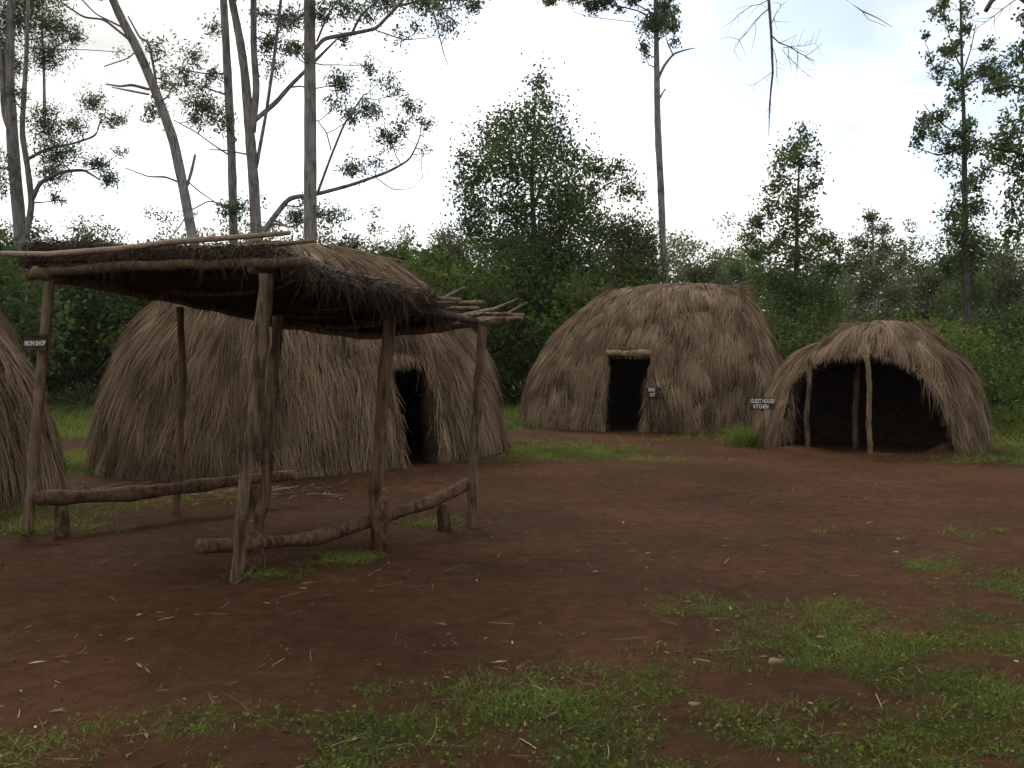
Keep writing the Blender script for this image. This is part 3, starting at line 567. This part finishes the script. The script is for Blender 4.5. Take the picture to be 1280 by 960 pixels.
# ------------------------------------------------------------------ trees
PXW = {}
def tree(name, label, cat, base, d, stems, clumps, lm=M_leafg, bm=M_bark, leaf=(.12, .038), cov=.62, limbs=(), droop=.5, group=None, spread=.5, tl=.5, wood_twigs=True, dj=1.0):
    """stems/limbs: lists of (px, py, width_px); clumps: (px, py, rx, ry[, density])"""
    b0 = at(base, 450, d); b0[2] = float(ground_z(b0[0], b0[1])); root = thing(name, label, cat, tuple(b0), group)
    px = d / F; tr = MB(); nodes = []
    for si, st in enumerate(stems):
        P = np.array([at(x, y, d) for x, y, w_ in st]); W = np.array([w_ for *_, w_ in st]) * px / 2 * .88
        if si == 0:
            g0 = at(st[0][0], 450, d); g0[0] += (P[0][0] - P[1][0]) * .3; g0[2] = b0[2] - .2; P = np.concatenate([[g0], P]); W = np.concatenate([[W[0] * 1.25], W])
        n = 6 * len(P); s = np.linspace(0, len(P) - 1, n); Q = np.stack([np.interp(s, np.arange(len(P)), P[:, k]) for k in range(3)], 1); Ws = np.interp(s, np.arange(len(P)), W)
        for _ in range(3): Q[1:-1] = (Q[:-2] + 2 * Q[1:-1] + Q[2:]) / 4
        if si: dep = np.linspace(0, rng.uniform(-1, 1) * dj * .8, n); Q[:, 1] += dep; Q[:, 0] *= Q[:, 1] / d; Q[:, 2] = CAMZ + (Q[:, 2] - CAMZ) * Q[:, 1] / d
        tr.tube(Q, Ws, 9 if W[0] > .06 else 6, .5, .03); nodes += [(q, r_) for q, r_ in zip(Q, Ws)]
    NP = np.array([q for q, _ in nodes]); NR = np.array([r_ for _, r_ in nodes])
    cr = MB(); la = leaf[0] * leaf[1] * .5
    for cl in clumps:
        x, y, rx, ry = cl[:4]; den = cl[4] if len(cl) > 4 else 1
        dd = d + rng.uniform(-1, 1) * dj * 1.3; c = at(x, y, dd); RX = rx * px; RY = ry * px; RZ = (RX + RY) / 2 * .9 + .15
        # limb from a lower wood node
        dist = np.linalg.norm(NP - c, axis=1) + np.maximum(0, NP[:, 2] - c[2] + .1) * 3; q = int(np.argmin(dist)); a0 = NP[q]; r0 = min(NR[q] * .5, .012 + .02 * np.linalg.norm(c - a0))
        mid = (a0 + c) / 2 + [0, 0, -.08 * np.linalg.norm(c - a0)] + rng.normal(0, .06, 3) * np.linalg.norm(c - a0)
        if wood_twigs: tr.tube([a0, (a0 + mid) / 2 + rng.normal(0, .02, 3), mid, (mid + c) / 2, c], np.linspace(max(r0, .012), .010, 5), 5, .5, .05)
        n = int(cov * den * 14.5 * math.pi * RX * RY / la / 2) + 8; ns = max(4, int(n / 38))
        sp = rng.normal(0, 1, (ns, 3)); sp /= np.linalg.norm(sp, axis=1)[:, None]; sp *= (rng.random(ns) ** .45)[:, None]; sc_ = c + sp * [RX, RZ, RY]
        if wood_twigs:
            for t_ in sc_[: min(ns, 10)]: tr.tube([c * .6 + a0 * .4 if False else c, (c + t_) / 2 + rng.normal(0, .03, 3), t_], [.009, .007, .004], 4, .5)
        kk = rng.integers(0, ns, n); sg_ = spread * .75 * min(RX, RY) + .07
        L_ = sc_[kk] + rng.normal(0, 1, (n, 3)) * sg_ * rng.uniform(.5, 1.1, ns)[kk][:, None]
        ti = np.clip(tl + rng.normal(0, .16, ns)[kk] + rng.normal(0, .15, n), 0, 1); cr.leaves(L_, leaf[0], leaf[1], droop, ti)
    tr.build('trunk', bm, root)
    if clumps: cr.build('crown', lm, root)
    return root
GB = 'tall gum trees behind the largest hut'
tree('gum_tree', 'many-stemmed leafy gum tree at the far left edge', 'tree', 27, 30,
    [[(28, 330, 19), (26, 300, 19), (17, 200, 17), (11, 103, 14), (13, 34, 12), (16, -60, 10), (14, -160, 6)], [(33, 296, 9), (40, 254, 9), (34, 206, 8), (27, 165, 8), (33, 69, 6), (35, 0, 5)],
     [(40, 250, 7), (50, 228, 6), (75, 215, 5), (105, 212, 4), (125, 225, 2)], [(33, 200, 5), (60, 185, 4), (90, 180, 3), (120, 170, 3), (127, 145, 2)], [(14, 170, 8), (4, 140, 7), (2, 90, 6), (-4, 20, 5)], [(56, 160, 5), (55, 90, 4), (52, 20, 3)]],
    [(15, 28, 35, 22, .9), (35, 5, 45, 18, .9), (75, 38, 25, 14), (95, 45, 12, 8), (10, 80, 20, 16), (60, 68, 22, 16), (15, 115, 14, 10, .6), (60, 158, 20, 22), (72, 190, 24, 14), (120, 130, 14, 12), (140, 150, 18, 7), (95, 160, 10, 12), (66, 215, 18, 16), (122, 205, 16, 8), (136, 225, 9, 12), (78, 250, 14, 5, .7), (152, 190, 8, 4), (-3, 215, 8, 40), (-10, 60, 20, 40), (150, 65, 6, 4, .4), (0, -60, 50, 30), (60, -50, 40, 25)],
    group=GB)
tree('gum_tree', 'bare gum trunk leaning left, with snapped dead side branches', 'tree', 250, 23,
    [[(247, 320, 15), (241, 300, 14), (231, 243, 14), (217, 175, 14), (197, 120, 13), (174, 65, 13), (150, 20, 12), (137, -10, 11), (110, -90, 9)],
     [(187, 112, 4), (165, 106, 4), (150, 108, 3), (132, 105, 2)], [(186, 118, 3), (160, 113, 3), (140, 109, 1.5)], [(224, 228, 3), (207, 221, 3), (185, 221, 2), (157, 210, 1.5)], [(234, 232, 5), (240, 212, 5), (244, 193, 4)], [(190, 122, 4), (196, 105, 4), (186, 52, 4), (175, 48, 3), (160, 20, 2)],
     [(160, 48, 4), (130, 24, 3), (105, 22, 3), (75, 2, 2)], [(155, 35, 3), (120, 18, 2), (98, -5, 2)], [(168, 66, 2), (160, 73, 2), (130, 83, 1.5)], [(233, 265, 3), (230, 275, 2), (216, 295, 1.5)], [(236, 228, 2), (250, 240, 2), (268, 252, 1.5)]],
    [(200, 62, 12, 12, .7), (192, 140, 12, 9), (205, 95, 12, 12, .5), (215, 110, 8, 10, .5), (100, -40, 40, 25)], group=GB)
tree('gum_tree', 'slim straight pale gum trunk left of the twin-stemmed one', 'tree', 292, 26,
    [[(293, 320, 12), (292, 300, 12), (290, 200, 12), (285, 100, 12), (279, -10, 10), (272, -120, 7)], [(291, 262, 3), (262, 250, 2), (235, 265, 2)], [(288, 195, 3), (265, 180, 2), (245, 165, 2), (217, 150, 1.5)], [(286, 92, 3), (255, 92, 2), (215, 85, 1.5)]],
    [(255, 135, 26, 14), (278, 152, 14, 10), (240, 68, 14, 13, .7), (268, 40, 9, 12, .7), (227, 90, 10, 14, .6), (292, 262, 22, 10), (268, 96, 10, 14, .6), (238, 150, 14, 8, .7), (245, 105, 10, 10, .6), (265, -60, 40, 30)], group=GB)
tree('gum_tree', 'twin-stemmed gum tree whose lowest limb curves far out to the right', 'tree', 322, 25,
    [[(322, 320, 17), (321, 300, 16), (318, 240, 15), (312, 160, 15), (306, 90, 12), (300, 50, 12), (288, -10, 10), (280, -110, 6)], [(315, 165, 11), (321, 110, 10), (317, 60, 9), (317, -10, 9), (315, -110, 5)], [(320, 210, 6), (333, 140, 5), (343, 70, 5), (352, -10, 4)], [(319, 150, 7), (345, 128, 7), (362, 108, 6), (385, 85, 5), (420, 50, 3)],
     [(325, 297, 9), (345, 268, 8), (362, 247, 7), (395, 243, 6), (440, 231, 5), (485, 215, 4), (512, 200, 3), (524, 175, 2), (528, 150, 1.5)], [(397, 241, 4), (412, 200, 3.5), (430, 155, 3), (455, 118, 2)], [(414, 188, 2), (408, 165, 2), (396, 150, 1.5)], [(318, 195, 3), (285, 188, 2), (262, 187, 1.5)], [(470, 222, 1.5), (490, 237, 1.5), (515, 236, 1), (528, 222, 1)]],
    [(424, 105, 17, 14), (460, 137, 16, 11), (438, 148, 14, 9), (487, 172, 15, 14), (512, 135, 12, 9), (444, 210, 14, 10), (530, 155, 10, 6), (498, 118, 10, 10, .5), (455, 82, 16, 8, .6), (474, 205, 8, 8, .7), (475, 100, 14, 10, .5), (420, 128, 10, 10, .6), (528, 190, 6, 8, .5), (408, 268, 24, 9), (368, 276, 16, 12), (335, 52, 12, 13, 1.3), (345, 85, 14, 10, .6), (330, 20, 14, 12, .6), (365, 62, 12, 8, .7), (500, 160, 12, 8, .6), (385, 255, 8, 10, .6), (300, -60, 50, 30), (365, 20, 16, 14)], group=GB)
tree('gum_tree', 'thickest straight gum trunk with a leafy bough reaching right at the top', 'tree', 389, 24,
    [[(389, 330, 19), (388, 300, 19), (388, 150, 17), (387, -10, 16), (386, -130, 11)], [(393, 62, 6), (405, 48, 6), (440, 42, 6), (470, 36, 5), (487, 18, 5), (515, -12, 4)], [(440, 42, 4), (450, 20, 3), (478, -5, 3)], [(396, 52, 3), (408, 22, 3), (425, -5, 2)], [(470, 38, 2), (505, 50, 2), (528, 48, 1)], [(540, 8, 2), (548, 40, 2), (555, 68, 1.5), (560, 82, 1)], [(495, 8, 4), (530, 0, 3), (575, 0, 2), (605, 3, 1.5)]],
    [(432, 8, 22, 12), (480, 0, 30, 9), (535, 3, 30, 8), (588, 2, 24, 7), (522, 32, 8, 8, .7), (549, 30, 10, 12, .6), (555, 10, 25, 12, .5), (430, 50, 12, 8, .6), (460, 20, 14, 12, .6), (400, 20, 14, 12), (372, 62, 14, 8), (350, 30, 14, 12, .8), (500, 45, 12, 8, .5), (568, 25, 12, 10, .5), (387, -70, 50, 30)], group=GB)
tree('broadleaf_tree', 'large dense round-crowned tree between the big and the flat-topped hut', 'tree', 668, 38,
    [[(668, 420, 12), (668, 300, 9), (664, 220, 5), (668, 150, 3), (672, 100, 1.5)], [(668, 330, 4), (710, 280, 3), (755, 232, 2), (785, 220, 1)], [(667, 300, 4), (630, 250, 3), (600, 210, 1.5)], [(666, 260, 5), (690, 200, 3), (700, 160, 2)]],
    [(672, 105, 13, 17, .6), (690, 130, 12, 9, .6), (668, 135, 18, 10, .6), (655, 155, 33, 16), (620, 175, 30, 22), (690, 175, 28, 26), (603, 215, 24, 24), (655, 205, 38, 28), (715, 200, 16, 14), (700, 240, 30, 22), (745, 210, 20, 10), (765, 215, 22, 11), (787, 243, 13, 10), (745, 240, 15, 10, .6), (596, 262, 20, 18), (640, 262, 32, 24), (695, 280, 42, 26), (745, 285, 24, 20), (655, 310, 50, 22), (610, 300, 30, 14, .8), (700, 320, 50, 20), (583, 235, 12, 18, .8), (720, 255, 24, 16), (576, 200, 8, 12, .6), (590, 285, 20, 14, .8), (640, 345, 60, 30, 1), (700, 360, 60, 30, 1)],
    lm=M_leafd, bm=M_barkd, leaf=(.16, .09), cov=.72, dj=2.2, droop=.2, spread=.8)
tree('broadleaf_tree', 'lower rounded bushy tree, directly left of the tall bare trunk', 'tree', 785, 41,
    [[(788, 420, 8), (787, 350, 6), (785, 290, 3)]], [(785, 290, 24, 18), (800, 310, 22, 18), (770, 315, 24, 20), (805, 335, 20, 18), (775, 345, 35, 20), (790, 370, 36, 26)], lm=M_leafo, bm=M_barkd, leaf=(.16, .09), cov=.7, dj=1.6, droop=.2, spread=.8, tl=.35)
tree('bare_bush', 'grey twiggy half-bare bush left of the round-crowned tree', 'bush', 566, 37,
    [[(572, 400, 4), (568, 340, 3), (560, 285, 1)]] + [[(570, 345, 2), (570 + dx * .5, 315, 1.5), (570 + dx, 290 + abs(dx) * .4, .8)] for dx in (-32, -22, -12, 6, 18, 28)], [(555, 300, 22, 14, .25), (575, 310, 20, 14, .3), (560, 325, 30, 14, .5)], lm=M_leafo, bm=M_twig, leaf=(.12, .05), cov=.8)
tree('gum_tree', 'solitary tall bare-trunked tree rising behind the flat-topped hut', 'tree', 833, 40,
    [[(833, 400, 11), (831, 340, 10), (828, 290, 9), (826, 235, 10), (822, 160, 9), (821, 100, 8), (820, 20, 7), (819, -100, 5)], [(823, 98, 4), (830, 82, 4), (842, 67, 3), (858, 62, 2), (869, 60, 1)], [(842, 70, 2), (835, 55, 2), (832, 45, 1)], [(825, 122, 3), (829, 115, 2), (832, 111, 2)], [(820, 28, 2.5), (800, 14, 2), (775, 8, 2), (750, 4, 1.5), (715, -4, 1)], [(818, 18, 2), (795, 5, 2), (770, -5, 1)], [(795, 28, 1), (770, 25, .8), (745, 22, .8)]],
    [(816, 28, 14, 15, 1.2), (834, 28, 10, 14, .9), (843, 34, 7, 7, .8), (804, 58, 7, 5), (807, 70, 3, 4), (843, 55, 5, 4), (832, 8, 12, 8), (846, 12, 3, 3), (737, 6, 14, 7), (758, 2, 18, 7), (775, 12, 8, 3, .7), (688, -1, 12, 5), (700, -6, 14, 5), (722, -4, 16, 5), (790, -3, 16, 6), (825, -60, 40, 30), (760, -50, 40, 25)], leaf=(.15, .07), cov=.9, dj=.8)
tree('conical_tree', 'tapering pointed tree behind the gap between the two right huts', 'tree', 995, 42,
    [[(994, 440, 9), (995, 340, 7), (997, 250, 4), (1001, 165, 1)]], [(1004, 170, 12, 12), (990, 188, 18, 12), (1008, 205, 15, 12), (980, 212, 14, 12, .8), (975, 235, 14, 12), (1005, 235, 18, 12), (992, 260, 22, 12), (965, 262, 12, 10), (950, 285, 18, 10), (990, 285, 22, 10), (1018, 268, 10, 9), (938, 300, 10, 8), (1025, 300, 24, 9), (1045, 313, 12, 6), (962, 308, 22, 9), (1000, 322, 26, 10), (945, 322, 14, 7), (1035, 335, 22, 10), (965, 345, 30, 14), (1005, 365, 45, 22), (975, 385, 40, 25), (1030, 385, 30, 20)],
    lm=M_leafd, bm=M_barkd, leaf=(.18, .10), cov=.62, dj=1.6, droop=.2, spread=.7)
tree('slender_tree', 'thin pale see-through tree right of the tapering pointed one', 'tree', 1093, 46,
    [[(1094, 430, 6), (1093, 340, 4), (1090, 262, 1.5)]], [(1088, 270, 9, 8), (1098, 288, 12, 10, .8), (1080, 300, 12, 10, .7), (1108, 310, 15, 10, .7), (1088, 322, 18, 10, .7), (1122, 330, 12, 8, .6), (1070, 335, 16, 10, .8), (1100, 345, 24, 12, .7), (1075, 365, 22, 12), (1120, 370, 20, 14)], lm=M_leafo, leaf=(.17, .08), cov=.8, dj=1.2, tl=.6)
tree('gum_tree', 'tall clump-leaved gum tree near the right edge, single mast-like trunk', 'tree', 1207, 36,
    [[(1208, 420, 12), (1207, 350, 10), (1206, 250, 8), (1205, 150, 6), (1202, 70, 4), (1200, -40, 2)], [(1204, 88, 2.5), (1195, 72, 2), (1188, 50, 1.5), (1180, 18, 1)], [(1204, 90, 2), (1214, 60, 1.5), (1220, 30, 1)], [(1206, 175, 3), (1185, 160, 2), (1165, 145, 1.5), (1155, 130, 1)], [(1206, 110, 2), (1225, 95, 2), (1250, 70, 1)], [(1190, 95, 1.5), (1168, 88, 1), (1160, 62, 1)]],
    [(1172, 10, 9, 7), (1183, 2, 8, 5), (1181, 24, 6, 6), (1205, 12, 8, 8), (1157, 45, 6, 4), (1180, 66, 8, 5), (1188, 36, 5, 6), (1204, 36, 8, 8), (1195, 58, 12, 8), (1162, 73, 5, 5), (1183, 64, 10, 6), (1176, 92, 11, 7), (1205, 98, 12, 12), (1198, 108, 8, 8), (1232, 58, 10, 6), (1230, 84, 12, 16), (1248, 92, 18, 14), (1198, 128, 10, 10), (1160, 150, 14, 10), (1178, 148, 10, 8), (1148, 172, 10, 10), (1145, 185, 6, 6, .6), (1172, 170, 10, 8, .6), (1210, 162, 20, 10), (1193, 185, 18, 10), (1222, 185, 18, 13), (1190, 208, 14, 8, .7), (1202, 232, 16, 12), (1222, 225, 14, 12, .7), (1215, 258, 20, 14), (1190, 270, 14, 12), (1200, 292, 22, 18), (1210, 325, 26, 22), (1182, 335, 16, 16), (1205, 365, 30, 22), (1225, 300, 14, 14)],
    lm=M_leafd, bm=M_barkd, leaf=(.15, .085), cov=.62, dj=1.0, droop=.2)
tree('gum_tree', 'overhanging leafy tree cut off by the right edge', 'tree', 1345, 21,
    [[(1345, 420, 26), (1340, 300, 24), (1335, 150, 20), (1330, 0, 15), (1330, -120, 8)], [(1338, 220, 6), (1305, 205, 5), (1270, 190, 4), (1240, 185, 2)], [(1336, 140, 6), (1300, 115, 4), (1260, 105, 3), (1235, 112, 2)], [(1338, 320, 6), (1300, 295, 4), (1272, 280, 2)], [(1335, 40, 7), (1290, 10, 5), (1262, -12, 4)], [(1335, 130, 5), (1290, 90, 3), (1270, 60, 2)]],
    [(1252, 108, 22, 9), (1275, 72, 12, 18), (1262, 175, 24, 14), (1240, 192, 14, 10), (1278, 205, 16, 22), (1230, 210, 12, 8, .6), (1266, 262, 14, 8, .8), (1272, 290, 12, 14), (1280, 140, 14, 10, .7), (1262, 245, 12, 5, .6), (1300, 240, 25, 40), (1310, 100, 30, 40), (1300, 20, 25, 20, .6), (1320, 160, 40, 40)],
    lm=M_leafd, bm=M_barkd, leaf=(.12, .06), cov=.6, dj=1.0)
far = [(1250, 47, [(1250, 330, 20, 14), (1238, 348, 20, 14), (1268, 355, 22, 16), (1250, 375, 36, 18)], M_leafo, 'grey-green round tree behind the base of the right-hand gum'),
       (1158, 50, [(1158, 335, 16, 10, .7), (1172, 352, 18, 12, .8), (1150, 360, 22, 12), (1165, 385, 34, 18)], M_leafo, 'hazy low tree left of the right-hand gum'),
       (870, 60, [(860, 345, 26, 9), (885, 340, 24, 8), (905, 352, 24, 10), (875, 368, 44, 16)], M_leafo, 'distant grey-green tree just right of the tall bare trunk'),
       (925, 55, [(925, 345, 20, 10), (938, 360, 22, 14), (915, 370, 26, 16)], M_leafd, 'distant tree left of the tapering pointed tree'),
       (440, 55, [(440, 310, 16, 7, .8), (428, 322, 18, 8), (455, 325, 22, 9), (440, 345, 36, 16)], M_leafd, 'distant treetop just right of the thickest gum trunk'),
       (490, 60, [(485, 315, 12, 6, .8), (500, 318, 10, 5, .8), (490, 332, 26, 10), (505, 345, 34, 14)], M_leafo, 'distant pale treetop above the big hut ridge'),
       (530, 48, [(528, 325, 22, 10), (545, 332, 20, 12), (530, 350, 38, 20)], M_leafd, 'dark green treetop right of the big hut ridge'),
       (-5, 27, [(0, 312, 12, 14), (-10, 330, 25, 25), (14, 340, 18, 16), (25, 375, 34, 34), (-10, 390, 40, 40), (30, 425, 40, 30)], M_leafd, 'dark bush behind the shelter roof at the left edge')]
for px_, d_, cl, lm, lab in far:
    tree('background_tree', lab, 'tree', px_, d_, [[(px_, 430, 8), (px_, 370, 6), (px_, cl[0][1] + 4, 2)]], cl, lm=lm, bm=M_barkd, leaf=(.2, .12), cov=.7, dj=1.5, spread=.8, droop=.1, tl=.45)
# dead overhanging bough: its tree stands outside the frame, right
db = thing('dead_tree', 'bare leafless twigs hanging into the sky at the top of the picture', 'tree', (6.6, 6.2, 0)); m = MB()
m.tube([(6.6, 6.2, -.2), (6.55, 6.25, 2), (6.6, 6.3, 4.2), (6.4, 6.5, 6.2), (6.2, 6.6, 8)], [.19, .16, .14, .11, .06], 10, .5, .03)
m.tube([(6.5, 6.35, 4.9), (5.4, 7.3, 5.6), (4.2, 8.4, 5.75), (3.2, 9.0, 5.6), (2.5, 9.3, 5.35), at(960, -12, 9.3)], [.07, .06, .045, .035, .025, .014], 7, .5, .04)
def twig(p, dr, ln, r_, lev):
    pts = [np.array(p)]; dr = np.array(dr, float); dr /= np.linalg.norm(dr); n = 5
    for k in range(n): dr = dr + rng.normal(0, .16, 3) + [0, 0, -.03]; dr /= np.linalg.norm(dr); pts.append(pts[-1] + dr * ln / n)
    m.tube(pts, np.linspace(r_, r_ * .4, n + 1), 4, .5)
    if lev > 0:
        for k in range(1, n + 1):
            for _ in range(rng.integers(1, 3)):
                dd = dr + rng.normal(0, .75, 3) * [1, .7, 1]; twig(pts[k], dd, ln * rng.uniform(.3, .6), r_ * .5, lev - 1)
stem = [at(960, -12, 9.3), at(964, 40, 9.3), at(966, 90, 9.35), at(962, 130, 9.35), at(961, 170, 9.4)]
m.tube(stem, [.014, .012, .010, .007, .003], 6, .5, .05)
for (a_, b_2, ln, r_) in (((962, 10), (925, 60), .5, .006), ((965, 45), (1000, 70), .45, .008), ((978, 60), (1020, 40), .35, .004), ((978, 62), (1010, 95), .35, .004), ((966, 90), (940, 110), .22, .004), ((966, 60), (985, 100), .3, .004), ((960, 0), (900, 30), .45, .004), ((964, 30), (985, -10), .3, .005), ((962, 120), (975, 150), .2, .003)):
    p = at(*a_, 9.3); twig(p, at(*b_2, 9.3 + rng.normal(0, .1)) - p, ln, r_, 1)
m.tube([(4.0, 8.5, 5.75), (3.6, 9.0, 5.3), at(1058, 0, 9.2), at(1078, 14, 9.2), at(1096, 22, 9.2), at(1116, 34, 9.2)], [.02, .014, .009, .006, .004, .002], 5, .5); m.tube([at(1078, 14, 9.2), at(1085, 24, 9.2), at(1108, 33, 9.2)], [.005, .003, .002], 4, .5)
m.tube([(5.4, 7.3, 5.6), (4.9, 8.0, 5.2), at(1240, 0, 8.4), at(1232, 14, 8.4)], [.04, .03, .022, .018], 6, .5)
twig(at(1275, -4, 8.4), (-.6, 0, -.5), .4, .006, 1); m.tube([(5.4, 7.3, 5.6), at(1275, -4, 8.4)], [.02, .007], 5, .5)
m.build('branches', M_twig, db)

# thicket and far wood
def mass(name, label, n_cl, x0, x1, y0, y1, hfun, leaf, lm, per, tl, rr=(.5, 1.1)):
    m = MB(); x = rng.uniform(x0, x1, n_cl); y = y0 + (y1 - y0) * rng.random(n_cl); hm = hfun(x / y * F + 640, x, y)
    z = ground_z(x, y) + hm * rng.random(n_cl) ** .75; r_ = rng.uniform(*rr, n_cl)
    ti = np.clip(tl + (fbm(x * .35, y * .35 + z * .6) - .5) * 2.0 + rng.normal(0, .12, n_cl), 0, 1)
    sp = rng.normal(0, 1, (n_cl, per, 3)); sp /= np.linalg.norm(sp, axis=2)[..., None]; sp *= (rng.random((n_cl, per)) ** .4)[..., None] * r_[:, None, None] * np.array([1, 1, .75])
    P = (np.stack([x, y, z], -1)[:, None] + sp).reshape(-1, 3); T = np.clip(np.repeat(ti, per) + rng.normal(0, .14, n_cl * per), 0, 1); k = P[:, 2] > 0; m.leaves(P[k], leaf, leaf * .6, 0, T[k])
    return tag(m.build(name, lm), label, 'thicket', kind='stuff')
def top_of(px, x, y, xs_, ys_): return np.maximum(.6, 1.6 + (450 - np.interp(px, xs_, ys_)) / F * y - 0.4) * (.45 + 1.1 * fbm(x * .42, y * .42, 3))
hn = lambda px, x, y: top_of(px, x, y, [-200, 0, 60, 200, 430, 520, 600, 700, 830, 900, 1000, 1100, 1200, 1300, 1600], [330, 335, 338, 338, 345, 352, 350, 348, 372, 400, 405, 408, 400, 388, 360])
mass('thicket', 'dense dark green wood edge behind the huts, from the left edge to the tall bare trunk', 2600, -24, 5, 31, 42, hn, .20, M_under, 55, .42)
mass('thicket', 'brighter green bushes behind the two right-hand huts', 1800, 4, 24, 28, 40, hn, .17, M_under, 55, .62)
mass('shrubs', 'low leafy bushes growing right of the smallest hut', 200, 9.5, 15, 20.5, 27, lambda px, x, y: 1.3 + .9 * fbm(x, y), .10, M_under, 70, .8, (.3, .55))
hf = lambda px, x, y: top_of(px, x, y, [-400, 0, 300, 450, 560, 800, 900, 1000, 1150, 1300, 1600], [345, 345, 342, 340, 345, 352, 352, 356, 356, 356, 350])
mass('far_wood', 'distant hazy line of trees behind everything', 3600, -75, 80, 75, 115, hf, .34, M_leafo, 70, .5, (1.0, 2.0))


# ------------------------------------------------------------------ air
m = MB(); lo = np.array([-620, -320, -1.4]); hi = np.array([620, 920, 26.])
m.add([[(lo, hi)[i][0], (lo, hi)[j][1], (lo, hi)[k][2]] for i in (0, 1) for j in (0, 1) for k in (0, 1)], [[0, 1, 3, 2], [4, 6, 7, 5], [0, 4, 5, 1], [2, 3, 7, 6], [0, 2, 6, 4], [1, 5, 7, 3]])
hm = bpy.data.materials.new('haze'); hm.use_nodes = True; nt = hm.node_tree; nt.nodes.clear(); o_ = nt.nodes.new('ShaderNodeOutputMaterial'); v_ = nt.nodes.new('ShaderNodeVolumePrincipled')
v_.inputs['Color'].default_value = (.95, .97, 1, 1); v_.inputs['Density'].default_value = .00015; v_.inputs['Anisotropy'].default_value = .4; nt.links.new(v_.outputs[0], o_.inputs['Volume'])
tag(m.build('haze', hm), 'thin pale haze in the air between the far trees', 'haze', kind='stuff')
